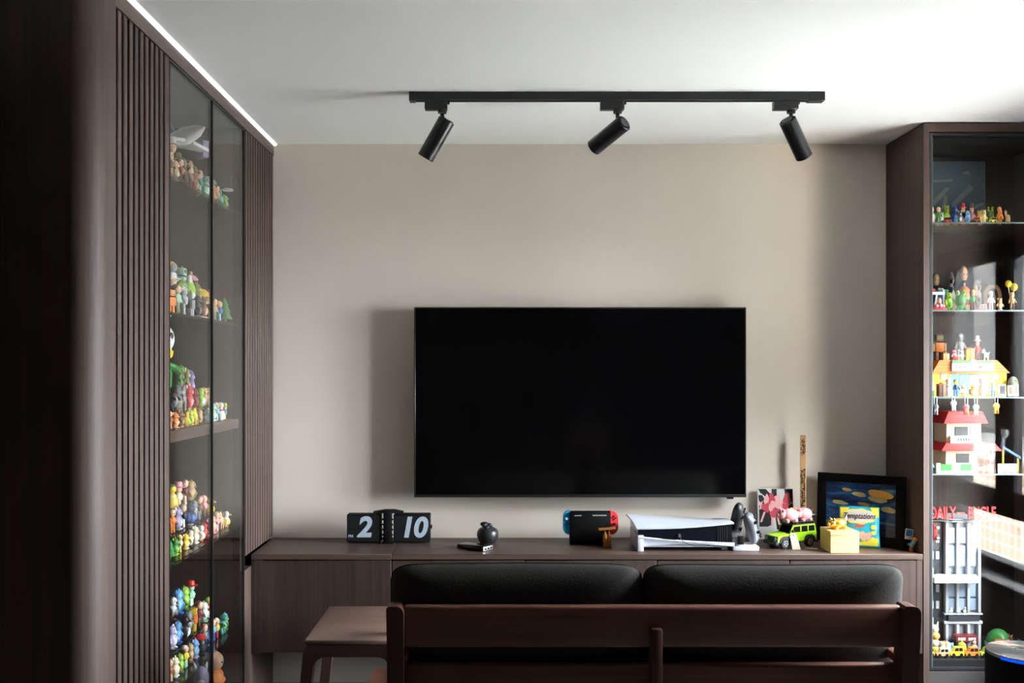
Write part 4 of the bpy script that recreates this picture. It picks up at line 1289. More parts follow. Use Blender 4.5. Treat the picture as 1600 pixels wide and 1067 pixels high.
kind('skittle', [('body', MB().lathe([(.14, 0), (.22, .10), (.25, .30), (.18, .55), (.10, .68)], 14), 0), ('head', MB().ball((0, 0, .82), .17, .17, .18, 12, 8), 2), ('band', MB().lathe([(.186, .52), (.19, .53), (.165, .60), (.155, .61)], 14), 1), ('cap', MB().ball((0, .02, .88), .175, .17, .13, 12, 8), 3)])
# toy car
kind('car', [('body', MB().prism([(-.95, .22), (-.97, .50), (-.52, .58), (.92, .58), (.97, .50), (.95, .22)], -.40, .40), 0), ('cabin', MB().prism([(-.52, .57), (-.34, .97), (.78, 1.0), (.90, .57)], -.35, .35), 1), ('bumper', MB().box(-1.02, -.94, -.40, .40, .20, .34), 'k')] +
     [('window', MB().prism([(-.40, .62), (-.27, .90), (.16, .92), (.16, .62)], s * .35 - .012, s * .35 + .012), 'k') for s in (-1, 1)] + [('window', MB().prism([(.24, .62), (.24, .92), (.70, .92), (.76, .62)], s * .35 - .012, s * .35 + .012), 'k') for s in (-1, 1)] +
     [('wheel', MB().lathe([(.10, -.09), (.22, -.09), (.235, 0), (.22, .09), (.10, .09)], 14, T(x, s * .38, .235) @ R(90, 'X')), 'k') for x in (-.55, .55) for s in (-1, 1)])
NOUN = {'person': ('toy_person', 'toy person', 'figurine'), 'critter': ('toy_creature', 'round toy creature', 'figurine'), 'animal': ('toy_animal', 'four-legged toy animal', 'figurine'), 'beast': ('toy_beast', 'upright tailed toy', 'figurine'),
        'bird': ('toy_bird', 'toy bird', 'figurine'), 'hatter': ('toy_person', 'hatted toy person', 'figurine'), 'robot': ('toy_robot', 'blocky toy robot', 'figurine'), 'frog': ('toy_frog', 'toy frog', 'figurine'),
        'jar': ('lidded_jar', 'little lidded jar', 'jar'), 'tree': ('toy_tree', 'toy tree', 'toy'), 'ball': ('toy_ball', 'toy ball', 'toy'), 'gift': ('gift_box', 'little ribboned box', 'box'), 'skittle': ('toy_skittle', 'skittle-shaped doll', 'figurine'), 'car': ('toy_car', 'toy car', 'toy car')}
def span(kd, rz):
    """plan extent of a kind, one unit tall, turned by rz: x0, x1, y0, y1"""
    c_, s_ = math.cos(math.radians(rz)), math.sin(math.radians(rz))
    xs, ys = [], []
    for pn, me, slot in KIND[kd]:
        for v in me.vertices:
            xs.append(v.co.x * c_ - v.co.y * s_); ys.append(v.co.x * s_ + v.co.y * c_)
    return min(xs), max(xs), min(ys), max(ys)
def toy(kd, h, cols, loc, rz, label, group, wide=1.0, fit=None):
    nm, _, cat = NOUN[kd]
    if fit:      # keep the toy inside its own place on the shelf
        a, b, c_, d = span(kd, rz)
        wide = min(wide, fit[0] / ((b - a) * h), fit[1] / ((d - c_) * h))
        loc = (loc[0] - (a + b) / 2 * h * wide, loc[1] - (c_ + d) / 2 * h * wide, loc[2])
    t = thing(nm, label, cat, loc, rz, group, (h * wide, h * wide, h))
    for pn, me, slot in KIND[kd]:
        o = bpy.data.objects.new(pn, me)
        COL.objects.link(o)
        o.parent = t
        o.material_slots[0].link = 'OBJECT'
        o.material_slots[0].material = tm_('black') if slot == 'k' else tm_(cols[min(slot, len(cols) - 1)])
    return t
ORD = ['first', 'second', 'third', 'fourth', 'fifth', 'sixth', 'seventh', 'eighth', 'ninth', 'tenth', 'eleventh', 'twelfth', 'thirteenth']
ROWN = ['front', 'second', 'third', 'rear']
SHN = ['top', 'second', 'third', 'fourth', 'fifth']

# steps of clear acrylic lift the rows behind
ROWX = [1.083, 1.150, 1.218, 1.286]      # distance of a row from the camera's own line
STEP = [0.0, .045, .095, .145]
def shelf_row(k, r, items, y0, y1, steps=True):
    z = (SH[k] if k < 5 else .0905) + (STEP[r] if steps else 0)
    n = len(items)
    for i, it in enumerate(items):
        kd, h, cols = it[:3]
        wide = it[3] if len(it) > 3 else 1.0
        y = y0 + (y1 - y0) * (i / (n - 1) if n > 1 else 0)
        cl_ = cols[0] + ' and ' + cols[1] if len(cols) > 1 and cols[1] != cols[0] else cols[0]
        wh = (SHN[k] + ' shelf') if k < 5 else 'bottom'
        pos = ORD[i] + ' from left in ' + ROWN[r] + ' row' if n > 1 else 'alone in ' + ROWN[r] + ' row'
        toy(kd, h, cols, (-ROWX[r] - (.035 if k == 5 else 0), y, z + .0003), 80 + (i * 37) % 25, cl_ + ' ' + NOUN[kd][1] + ', ' + pos + ', ' + wh + ', slatted cabinet', 'toys on the ' + wh + ' of the slatted cabinet', wide, (.063 if k < 5 else .14, (abs(y1 - y0) / (n - 1) if n > 1 else .06) - .0015))
def riser(k, top_r):
    z = SH[k]
    t = thing('display_riser', 'clear acrylic stepped riser under the rear toys, ' + SHN[k] + ' shelf of slatted cabinet', 'riser', (0, 0, z), 0, 'clear risers in the slatted cabinet')
    for r in range(1, top_r + 1):
        MB().box(-ROWX[r] - .033, -ROWX[r] + .031, -1.05 if r == 1 else (-.90 if r == 2 else -.68), -.525, .0005, STEP[r] - .0005).build('step', 'acrylic', t)
f = 'person'
L1 = [[('person', .085, ('brown', 'tan', 'peach', 'rust')), ('critter', .070, ('tan', 'cream')), ('person', .085, ('rust', 'brown', 'peach', 'brown')), ('animal', .075, ('brown', 'tan')), ('person', .080, ('grey', 'maroon', 'peach', 'charcoal')), ('critter', .075, ('rust', 'tan')), ('person', .085, ('teal', 'mint', 'peach', 'olive')), ('beast', .080, ('mint', 'white')), ('person', .085, ('cream', 'mint', 'peach', 'white')), ('critter', .070, ('orange', 'tan')), ('person', .075, ('tan', 'rust', 'peach', 'brown')), ('animal', .070, ('teal', 'mint')), ('critter', .060, ('lime', 'teal'))],
      [('animal', .085, ('skyblue', 'white')), ('hatter', .10, ('white', 'tan', 'peach', 'olive')), ('critter', .095, ('grey', 'charcoal')), ('person', .10, ('charcoal', 'grey', 'tan', 'brown')), ('critter', .095, ('olive', 'green')), ('person', .09, ('purple', 'navy', 'peach', 'maroon')), ('critter', .085, ('blue', 'teal')), ('beast', .080, ('skyblue', 'teal'))],
      [('hatter', .14, ('mint', 'white', 'peach', 'white')), ('person', .075, ('white', 'lilac', 'peach', 'brown')), ('critter', .070, ('white', 'lilac'))]]
L2 = [[('robot', .085, ('orange', 'orange', 'purple', 'tan'), 1.2), ('person', .10, ('mint', 'olive', 'peach', 'charcoal')), ('person', .10, ('silver', 'grey', 'silver', 'white')), ('robot', .095, ('grey', 'silver', 'charcoal', 'white')), ('critter', .085, ('charcoal', 'grey')), ('critter', .085, ('brown', 'peach')), ('person', .085, ('brown', 'charcoal', 'peach', 'tan')), ('person', .085, ('tan', 'olive', 'peach', 'brown')), ('person', .080, ('blue', 'skyblue', 'peach', 'yellow')), ('tree', .10, ('green', 'brown'))],
      [('hatter', .11, ('red', 'maroon', 'peach', 'white')), ('critter', .10, ('lime', 'mint')), ('frog', .12, ('lime', 'green', 'white')), ('critter', .10, ('olive', 'yellow')), ('ball', .085, ('yellow', 'blue', 'red', 'grey')), ('person', .085, ('yellow', 'orange', 'peach', 'red'))],
      [('person', .12, ('grey', 'charcoal', 'grey', 'yellow')), ('robot', .12, ('silver', 'mint', 'skyblue', 'charcoal')), ('jar', .11, ('charcoal', 'pink', 'peach', 'grey'))]]
L3 = [[('person', .060, ('rust', 'tan', 'peach', 'orange')), ('critter', .055, ('orange', 'peach')), ('critter', .06, ('brown', 'tan')), ('bird', .055, ('yellow', 'lime', 'orange', 'yellow')), ('critter', .060, ('lime', 'yellow')), ('animal', .065, ('yellow', 'yellow')), ('critter', .055, ('tan', 'brown')), ('critter', .055, ('charcoal', 'brown')), ('jar', .055, ('teal', 'mint', 'white', 'skyblue')), ('critter', .070, ('mint', 'cream')), ('person', .070, ('skyblue', 'skyblue', 'peach', 'white')), ('skittle', .070, ('white', 'red', 'cream', 'white')), ('hatter', .065, ('teal', 'yellow', 'peach', 'lime'))],
      [('beast', .095, ('charcoal', 'grey')), ('critter', .095, ('grey', 'tan')), ('animal', .095, ('grey', 'lilac')), ('critter', .095, ('red', 'pink')), ('critter', .085, ('maroon', 'red')), ('bird', .085, ('lime', 'white', 'yellow', 'green')), ('critter', .085, ('tan', 'brown')), ('person', .08, ('peach', 'cream', 'peach', 'tan'))],
      [('beast', .12, ('green', 'olive')), ('animal', .11, ('brown', 'peach')), ('critter', .11, ('olive', 'yellow')), ('critter', .10, ('purple', 'lilac'))]]
L4 = [[('tree', .065, ('green', 'olive')), ('critter', .06, ('green', 'lime')), ('person', .06, ('cream', 'yellow', 'peach', 'yellow')), ('critter', .055, ('yellow', 'cream')), ('critter', .06, ('cream', 'charcoal')), ('critter', .065, ('cream', 'white')), ('bird', .06, ('white', 'cream', 'orange', 'tan')), ('critter', .06, ('red', 'maroon')), ('critter', .065, ('maroon', 'pink')), ('critter', .07, ('peach', 'pink')), ('person', .075, ('pink', 'peach', 'peach', 'tan')), ('animal', .075, ('peach', 'tan')), ('bird', .065, ('white', 'yellow', 'yellow', 'yellow'))],
      [('person', .085, ('orange', 'orange', 'peach', 'brown')), ('critter', .085, ('lilac', 'white')), ('person', .085, ('charcoal', 'white', 'peach', 'grey')), ('bird', .080, ('navy', 'blue', 'white', 'blue')), ('critter', .085, ('grey', 'navy')), ('person', .09, ('brown', 'grey', 'peach', 'brown')), ('person', .085, ('pink', 'maroon', 'peach', 'pink')), ('bird', .070, ('yellow', 'yellow', 'cream', 'yellow'))],
      [('skittle', .10, ('yellow', 'cream', 'yellow', 'olive')), ('hatter', .10, ('cream', 'peach', 'peach', 'pink')), ('person', .10, ('maroon', 'peach', 'peach', 'brown')), ('critter', .09, ('tan', 'olive'))]]
L5 = [[('person', .075, ('rust', 'peach', 'peach', 'orange')), ('critter', .07, ('cream', 'white')), ('critter', .065, ('lime', 'olive')), ('person', .075, ('yellow', 'mint', 'peach', 'white')), ('critter', .07, ('tan', 'brown')), ('critter', .07, ('skyblue', 'lilac')), ('jar', .085, ('black', 'red', 'black', 'charcoal')), ('person', .095, ('grey', 'silver', 'peach', 'brown')), ('critter', .055, ('blue', 'skyblue')), ('person', .085, ('skyblue', 'blue', 'peach', 'maroon')), ('person', .075, ('yellow', 'red', 'peach', 'white')), ('beast', .075, ('teal', 'lime')), ('critter', .07, ('skyblue', 'green'))],
      [('critter', .085, ('lilac', 'white')), ('critter', .085, ('skyblue', 'blue')), ('bird', .090, ('black', 'white', 'charcoal', 'black')), ('critter', .09, ('grey', 'charcoal')), ('robot', .09, ('orange', 'yellow', 'orange', 'charcoal')), ('person', .095, ('maroon', 'brown', 'peach', 'brown')), ('critter', .08, ('white', 'mint')), ('person', .080, ('red', 'white', 'peach', 'lime'))],
      [('bird', .09, ('white', 'grey', 'orange', 'charcoal')), ('critter', .10, ('skyblue', 'blue')), ('critter', .095, ('lime', 'green')), ('hatter', .10, ('mint', 'white', 'mint', 'red'))]]
for k, L in enumerate((L1, L2, L3, L4, L5)):
    shelf_row(k, 0, L[0], -1.22, -.582)
    shelf_row(k, 1, L[1], -1.00, -.565)
    shelf_row(k, 2, L[2], (-.80, -.80, -.735, -.80, -.80)[k], -.575)
    riser(k, 2)
shelf_row(5, 0, [('critter', .16, ('charcoal', 'black')), ('beast', .20, ('orange', 'peach')), ('animal', .24, ('lilac', 'white')), ('person', .22, ('orange', 'peach', 'peach', 'peach'))], -1.10, -.60)

# larger pieces among them
sp = thing('toy_spaceship', 'white toy spaceship with blue fins above the top shelf toys', 'toy spaceship', (-1.218, -.705, SH[0] + STEP[2] + .0005), 62)
MB().lathe([(.012, 0), (.030, .03), (.034, .09), (.024, .15), (.004, .19)], 16, T(0, .06, .145) @ R(78, 'X')).build('fuselage', tm_('white'), sp)
for s in (-1, 1):
    MB().prism([(s * .02, .06), (s * .15, .02), (s * .15, .00), (s * .02, -.05)], .135, .148, 'xy').build('wing', tm_('white'), sp)
    MB().prism([(s * .15, .00), (s * .165, .06), (s * .15, .06), (s * .13, .01)], .115, .18, 'xy').build('wing_tip', tm_('lilac'), sp)
MB().prism([(.0, .16), (.065, .236), (.075, .16)], -.006, .006, 'yz').build('tail_fin', tm_('blue'), sp)
MB().ball((0, -.04, .175), .020, .035, .018, 12, 8).build('canopy', tm_('skyblue'), sp)
MB().cyl((0, .028, 0), (0, .028, .14), .004, n=8).build('stand_rod', 'acrylic', sp)
MB().lathe([(.014, 0), (.013, .004), (.005, .006)], 16, T(0, .028, 0)).build('stand_foot', tm_('charcoal'), sp)
dm = thing('dome_helmet', 'small figure stand with shiny clear dome, right end of top shelf', 'toy', (-1.150, -.545, SH[0] + STEP[1] + .082), 85)
dm.location.z = SH[0] + STEP[1]
dm.location.y = -.547; dm.location.x = -1.080
dm.location.z = SH[0] + .0005
MB().cyl((.016, 0, 0), (.016, 0, .088), .003, n=8).build('rod', 'acrylic', dm)
MB().ball((0, .0, .118), .033, .033, .033, 20, 12).build('dome', 'acrylic', dm)
MB().lathe([(.020, .082), (.022, .086), (.018, .090)], 16).build('collar', tm_('silver'), dm)
MB().lathe([(.012, 0), (.012, .003), (.003, .004)], 12, T(.016, 0, 0)).build('foot', tm_('charcoal'), dm)
bg = thing('green_figure', 'big green toy with a round white head at left of third shelf', 'figurine', (-1.246, -.848, SH[2] + STEP[2] + .0005), 78)
MB().lathe([(.03, 0), (.042, .02), (.045, .09), (.03, .13)], 16).build('torso', tm_('green'), bg)
MB().ball((0, 0, .215), .055, .052, .060, 18, 11).build('head', tm_('white'), bg)
MB().lathe([(.030, .135), (.046, .150), (.050, .168), (.040, .180)], 16).build('collar', tm_('yellow'), bg)
for s in (-1, 1):
    MB().tube([(s * .04, 0, .12), (s * .075, -.02, .105), (s * .085, -.04, .085)], .016, 8).build('arm', tm_('green'), bg)
    MB().ball((s * .022, -.012, .015), .024, .032, .015, 10, 6).build('foot', tm_('olive'), bg)
MB().ball((0, -.046, .225), .014, .008, .014, 10, 6).build('nose', tm_('charcoal'), bg)
# ------------------------------------------------------------------ contents of the right cabinet
YFR, YM, YBK = -.322, -.258, -.190
GR = 'toys in the right display cabinet'
WHERE = ['top', 'second', 'third', 'lowest']
def rtoy(shelf, px, y, kd, h, cols, extra, rz=0, wide=1.0, wpx=None, z=None):
    w = (wpx or 12) / FPX * (y - CAMY)
    cl_ = cols[0] + ' and ' + cols[1] if len(cols) > 1 and cols[1] != cols[0] else cols[0]
    zz = (RSH[shelf] if shelf < 4 else RB) if z is None else z
    wh = (WHERE[shelf] + ' shelf') if shelf < 4 else 'floor'
    return toy(kd, h, cols, (PX(px, y), y, zz + .0004), rz, cl_ + ' ' + NOUN[kd][1] + ' ' + extra + ', ' + wh + ' of right cabinet', GR, wide, (w, .058))
# --- top shelf
S0 = [(1455, 'skittle', .072, ('cream', 'tan', 'cream', 'cream'), 'at the left edge'), (1466.5, 'person', .068, ('green', 'green', 'peach', 'cream'), 'near the left edge'), (1500, 'critter', .055, ('grey', 'white'), 'left of the hatted toy'), (1512, 'critter', .055, ('skyblue', 'blue'), 'in the front middle'), (1537.5, 'critter', .058, ('cream', 'yellow'), 'between two toy cars'), (1563, 'critter', .062, ('orange', 'rust'), 'at the right end')]
for px, kd, h, cols, ex in S0:
    rtoy(0, px, YFR, kd, h, cols, ex, (px * 13) % 20 - 10, wpx=10.5)
for px, h, cols, ex, w in ((1479, .026, ('red', 'black'), 'beside the green person', 15), (1524.7, .028, ('rust', 'orange'), 'right of the blue creature', 14), (1550, .026, ('yellow', 'lime'), 'left of the orange creature', 14)):
    rtoy(0, px, YFR, 'car', h, cols, ex, 8, wpx=w)
S0b = [(1456, 'person', .080, ('white', 'grey', 'peach', 'tan'), 'in the rear, far left'), (1468, 'gift', .060, ('white', 'silver', 'grey'), 'behind the green person'), (1479.5, 'critter', .088, ('lime', 'yellow'), 'behind the red car'), (1491, 'bird', .086, ('blue', 'skyblue', 'yellow', 'blue'), 'behind the grey creature'), (1505, 'hatter', .096, ('black', 'pink', 'peach', 'red'), 'in the rear middle'), (1518.5, 'hatter', .094, ('pink', 'tan', 'peach', 'brown'), 'behind the rust car'), (1531, 'critter', .066, ('yellow', 'cream'), 'behind the cream creature'), (1547, 'frog', .082, ('olive', 'green', 'lime'), 'behind the yellow car'), (1561.5, 'person', .080, ('orange', 'yellow', 'peach', 'orange'), 'behind the orange creature'), (1574, 'animal', .070, ('tan', 'brown'), 'at the far right')]
for px, kd, h, cols, ex in S0b:
    rtoy(0, px, YM, kd, h, cols, ex, (px * 7) % 24 - 12, wpx=11.5)
plain('box_slate', C(52, 74, 88), .6, vary=.3, scale=14); plain('box_pale', C(104, 112, 114), .6, vary=.3, scale=40); plain('card_brown', C(112, 84, 62), .8, vary=.15)
bxp = thing('picture_box', 'large slate blue picture box behind the toys, top shelf of right cabinet', 'box', (PX(1497, -.14), -.14, RSH[0] + .0006))
w = (PX(1538, -.14) - PX(1452, -.14)) / 2
hB = PZ(252, -.14) - RSH[0]
MB().box(-w, w, 0, .09, 0, hB, bev=.002, seg=1).build('carton', 'box_slate', bxp)
MB().box(-w, w, -.002, .0, 0, hB * .28).build('printed_band', 'card_brown', bxp)
for pts in ([(-.95, .42), (-.45, .62), (-.3, .60), (-.9, .34)], [(-.25, .38), (.42, .66), (.55, .60), (-.2, .30)], [(-.98, .72), (-.2, .74), (-.2, .70), (-.98, .69)], [(.1, .82), (.35, .86), (.45, .80)], [(-.6, .30), (-.45, .30), (-.40, .46), (-.5, .52)], [(.60, .30), (.9, .36), (.9, .40), (.6, .36)]):
    MB().prism([(w * a, hB * b) for a, b in pts], -.003, -.0005).build('printed_shape', 'box_pale', bxp)
# --- second shelf
sg = thing('toy_playset', 'red based toy playset with white T-shaped sign, second shelf, right cabinet', 'playset', (PX(1464.5, YFR), YFR, RSH[1] + .0006), 0)
MB().box(-.030, .030, -.026, .026, 0, .010, bev=.002).build('base', tm_('red'), sg)
MB().box(-.030, .030, -.006, .000, .066, .078, bev=.001, seg=1).build('sign_board', tm_('white'), sg)
MB().prism([(-.018, .010), (-.008, .010), (.000, .066), (-.006, .066)], -.005, -.001).build('sign_post', tm_('white'), sg)
for k, (x, y_, r) in enumerate(((-.010, -.014, .009), (.006, -.012, .011), (.020, -.010, .008))):
    MB().ball((x, y_, .010 + r * .9), r, r, r, 10, 8).build('flower_mound', tm_('pink'), sg)
MB().ball((.006, -.004, .040), .010, .010, .014, 10, 8).build('seated_doll', tm_('peach'), sg)
MB().ball((-.014, .004, .086), .007, .006, .008, 8, 6).build('perched_bird', tm_('red'), sg)
rtoy(1, 1483, YFR, 'critter', .078, ('lime', 'green'), 'right of the red playset', 14, wpx=17)
rtoy(1, 1500.5, YFR, 'frog', .085, ('green', 'olive', 'lime'), 'next to the lime creature', -6, wpx=17)
rtoy(1, 1520, YFR, 'person', .088, ('green', 'maroon', 'peach', 'red'), 'with red hair', 6, wpx=13)
rtoy(1, 1534, YFR, 'car', .026, ('red', 'white'), 'before the arch', 5, wpx=14)
rtoy(1, 1548, YFR, 'person', .080, ('white', 'pink', 'cream', 'white'), 'near the right', -6, wpx=12)
rtoy(1, 1562, YFR, 'critter', .052, ('tan', 'cream'), 'beside the white person', -6, wpx=12)
rtoy(1, 1581, YFR, 'person', .075, ('tan', 'brown', 'peach', 'yellow'), 'under the yellow balloons', -6, wpx=13)
bl = thing('toy_balloons', 'bunch of two yellow toy balloons, right end of second shelf, right cabinet', 'toy', (PX(1580, YM), YM, RSH[1] + .0006))
for k, (x, z_, r) in enumerate(((-.012, .118, .013), (.012, .104, .015))):
    MB().ball((x, 0, z_), r, r, r * 1.15, 12, 9).build('balloon', tm_('yellow'), bl)
    MB().tube([(x, 0, z_ - r), (x * .4, 0, z_ * .5), (0, 0, .006)], .0012, 6).build('string', tm_('white'), bl)
MB().lathe([(.012, 0), (.011, .006), (.003, .008)], 12).build('foot', tm_('brown'), bl)
ah = thing('toy_arch', 'grey brown toy archway standing on second shelf of right cabinet', 'toy', (PX(1549, YBK), YBK, RSH[1] + .0006))
ow, oh = .038, .118
outl = [(-ow, 0), (-ow, oh - .03), (-ow + .014, oh), (ow - .014, oh), (ow, oh - .03), (ow, 0)]
inl = [(ow - .014, 0), (ow - .014, oh - .045)] + [((ow - .014) * math.cos(a), oh - .045 + .03 * math.sin(a)) for a in [math.radians(k * 30) for k in range(1, 6)]] + [(-ow + .014, oh - .045), (-ow + .014, 0)]
mb = MB()
L_ = [(-ow, 0), (-ow, oh - .03), (-ow + .010, oh - .010), (-ow + .02, oh), (0, oh), (ow - .02, oh), (ow - .010, oh - .010), (ow, oh - .03), (ow, 0)]
N_ = [(-ow + .014, 0), (-ow + .014, oh - .045), (-ow + .018, oh - .030), (-.012, oh - .018), (0, oh - .015), (.012, oh - .018), (ow - .018, oh - .030), (ow - .014, oh - .045), (ow - .014, 0)]
for i in range(len(L_) - 1):
    mb.prism([L_[i], L_[i + 1], N_[i + 1], N_[i]], -.012, .012)
mb.build('arch', 'card_brown', ah)
MB().box(-ow - .004, ow + .004, -.018, .018, -.0, .004).build('plinth', 'box_pale', ah)
tn = thing('toy_house', 'small pointed toy house with tan door, second shelf of right cabinet', 'toy house', (PX(1486, YM), YM, RSH[1] + .0006))
MB().prism([(-.026, 0), (.026, 0), (.026, .03), (0, .098), (-.026, .03)], -.022, .022).build('walls', tm_('cream'), tn)
MB().prism([(-.031, .026), (0, .106), (.031, .026), (.026, .026), (0, .094), (-.026, .026)], -.025, .025).build('roof', tm_('navy'), tn)
MB().box(-.010, .010, -.0235, -.021, 0, .05).build('door', tm_('tan'), tn)
rtoy(1, 1470, YM, 'gift', .100, ('blue', 'teal', 'white'), 'behind the red playset', 10, wpx=20)
rtoy(1, 1507, YM, 'jar', .125, ('tan', 'orange', 'peach', 'brown'), 'behind the frog', 0, wpx=17)
rtoy(1, 1524, YM, 'hatter', .11, ('maroon', 'brown', 'peach', 'tan'), 'behind the red-haired person', 0, wpx=14)
for px, kd, h, cols, ex in ((1462, 'person', .17, ('charcoal', 'grey', 'tan', 'brown'), 'tallest, rear left'), (1484, 'beast', .18, ('grey', 'charcoal'), 'in the dim rear row'), (1506, 'person', .20, ('navy', 'grey', 'peach', 'tan'), 'tall in the dim rear row'), (1527, 'critter', .15, ('silver', 'grey'), 'in the dim rear row')):
    rtoy(1, px, YBK + .05, kd, h, cols, ex, 0, wpx=20)
# --- third shelf: yellow shop with an orange roof
ZH = RSH[2]
hs_ = thing('toy_shop', 'yellow toy shop with orange roof and white sign, third shelf, right cabinet', 'toy house', (PX(1515, -.235), -.235, ZH + .0006))
hx = PX(1515, -.235)
def lx(v): return PX(v, -.235) - hx
def lz(v): return PZ(v, -.235) - ZH
w0, w1 = lx(1456), lx(1573)
zE, zR = lz(583), lz(563)
MB().box(w0, w1, 0, .17, 0, zE).build('walls', tm_('yellow'), hs_)
pts = [(w0 - .003, zE), (lx(1466), zR), (lx(1556), zR), (w1 + .008, zE)]
rf = MB().prism(pts, -.012, .18).build('roof', tm_('orange'), hs_)
for k in range(4):
    z_ = zE + (zR - zE) * (k + .5) / 4
    u = (k + .5) / 4
    MB().box(w0 + (lx(1466) - w0) * u, w1 + (lx(1556) - w1) * u, -.0145, -.0115, z_ - .001, z_ + .001).build('roof_tile_course', tm_('rust'), rf)
MB().box(lx(1484), lx(1548), -.024, -.013, lz(580), lz(567.5)).build('sign_board', tm_('white'), hs_)
MB().box(lx(1484), lx(1548), -.025, -.012, lz(567.5), lz(563.5)).build('sign_cap', tm_('green'), hs_)
MB().box(lx(1512), lx(1520), -.0262, -.012, lz(576), lz(562)).build('sign_emblem', tm_('peach'), hs_)
for tx, px in (('KWIK', 1498), ('MART', 1534)):
    text_mb(tx, .020, .0003, 0, .0003, T(lx(px), -.0246, lz(574)) @ FRONT, sx=.95).build('lettering', tm_('red'), hs_)
for a, b in ((1484, 1498), (1499, 1513), (1514, 1528), (1529, 1545)):
    MB().box(lx(a), lx(b), -.002, .002, .006, zE - .004).build('shop_window', tm_('skyblue' if a < 1500 else 'grey'), hs_)
for a in (1470, 1550):
    MB().box(lx(a), lx(a + 9), -.003, .001, zE - .030, zE - .004).build('poster', tm_('white'), hs_)
S2 = [(1456.5, 'person', .062, ('mint', 'green', 'peach', 'rust'), 'at the left edge'), (1470.5, 'gift', .058, ('brown', 'rust', 'black'), 'before the yellow shop, left'), (1482, 'skittle', .075, ('white', 'skyblue', 'white', 'silver'), 'before the yellow shop'), (1493.5, 'person', .070, ('navy', 'blue', 'yellow', 'navy'), 'before the shop window'), (1505.5, 'critter', .052, ('peach', 'tan'), 'before the shop window'), (1520, 'bird', .050, ('yellow', 'cream', 'orange', 'grey'), 'before the shop window'), (1535, 'skittle', .078, ('peach', 'pink', 'pink', 'pink'), 'right of the yellow bird'), (1551.5, 'person', .062, ('skyblue', 'blue', 'peach', 'white'), 'right of the shop window')]
for px, kd, h, cols, ex in S2:
    rtoy(2, px, YFR, kd, h, cols, ex, (px * 7) % 20 - 10, wpx=12)
for i, (px, h, ww) in enumerate(((1566, .050, .030), (1579, .045, .022), (1588, .048, .018))):
    t = thing('framed_photo', ('leftmost', 'middle', 'rightmost')[i] + ' of three little photo frames, third shelf of right cabinet', 'photo frame', (PX(px, YFR), YFR, ZH + .0006), 0, 'three little photo frames')
    M_ = R(-6, 'X') @ T(0, 0, .001)
    MB().box(-ww / 2, ww / 2, -.004, .004, 0, h, M_).build('frame', tm_('cream' if i else 'white'), t)
    MB().box(-ww / 2 + .004, ww / 2 - .004, -.005, -.0035, .008, h - .006, M_).build('photo', tm_('charcoal' if i == 0 else 'brown'), t)
rtoy(2, 1583, YM, 'ball', .085, ('grey', 'charcoal', 'olive', 'grey'), 'behind the photo frames', 0, wpx=16)
zt = ZH + zR
for px, kd, h, cols, ex, wpx in ((1477, 'gift', .036, ('tan', 'brown', 'orange'), 'on the shop roof, left', 14), (1491, 'critter', .046, ('pink', 'red'), 'on the shop roof', 11), (1502, 'critter', .044, ('white', 'mint'), 'on the shop roof', 11), (1514, 'gift', .056, ('yellow', 'orange', 'rust'), 'on the shop roof, middle', 13), (1527, 'hatter', .105, ('red', 'maroon', 'peach', 'white'), 'tallest on the shop roof', 12), (1540, 'animal', .050, ('white', 'lilac'), 'on the shop roof, right', 13)):
    rtoy(2, px, -.215, kd, h, cols, ex, 0, wpx=wpx, z=zt)
rtoy(2, 1500, -.10, 'person', .120, ('silver', 'white', 'silver', 'grey'), 'at the roof back', 0, wpx=20, z=zt)
rtoy(2, 1467, -.10, 'robot', .125, ('orange', 'brown', 'tan', 'olive'), 'at the roof back', 0, wpx=22, z=zt)
# charms hanging below the third shelf
for i, (px, py, c1, c2, ds) in enumerate(((1461, 640, 'charcoal', 'silver', 'dark grey charm, leftmost of those hanging under the third cabinet shelf'), (1489, 634, 'silver', 'white', 'silver charm second from the left under the third cabinet shelf'), (1509, 640, 'red', 'yellow', 'red and yellow charm in the middle under the third cabinet shelf'), (1524, 640, 'mint', 'white', 'pale green charm second from the right under the third cabinet shelf'), (1556, 638, 'yellow', 'orange', 'yellow charm, rightmost of those hanging under the third cabinet shelf'))):
    y = YF + .0285
    t = thing('hanging_charm', ds, 'charm', (PX(px, y), y, ZH), 0, 'charms hanging below the third shelf of the right cabinet')
    zb = PZ(py + 8, y) - ZH
    MB().tube([(-.005, -.0045, zb + .040), (-.006, -.0045, -.010), (-.005, -.0045, .001), (-.004, .0, .002), (.004, 0, .002), (.005, -.0045, .001), (.006, -.0045, -.010), (.005, -.0045, zb + .040)], .0012, 6).build('strap', tm_('white'), t)
    MB().lathe([(.004, zb + .020), (.013, zb + .026), (.014, zb + .036), (.006, zb + .044)], 10, T(0, -.0045, 0) @ S(1, .3, 1)).build('charm_head', tm_(c1), t)
    for s in (-1, 1):
        MB().cyl((s * .006, -.0045, zb), (s * .004, -.0045, zb + .026), .004, .005, 8, M=None).build('charm_pendant', tm_(c2 if s > 0 else c1), t)
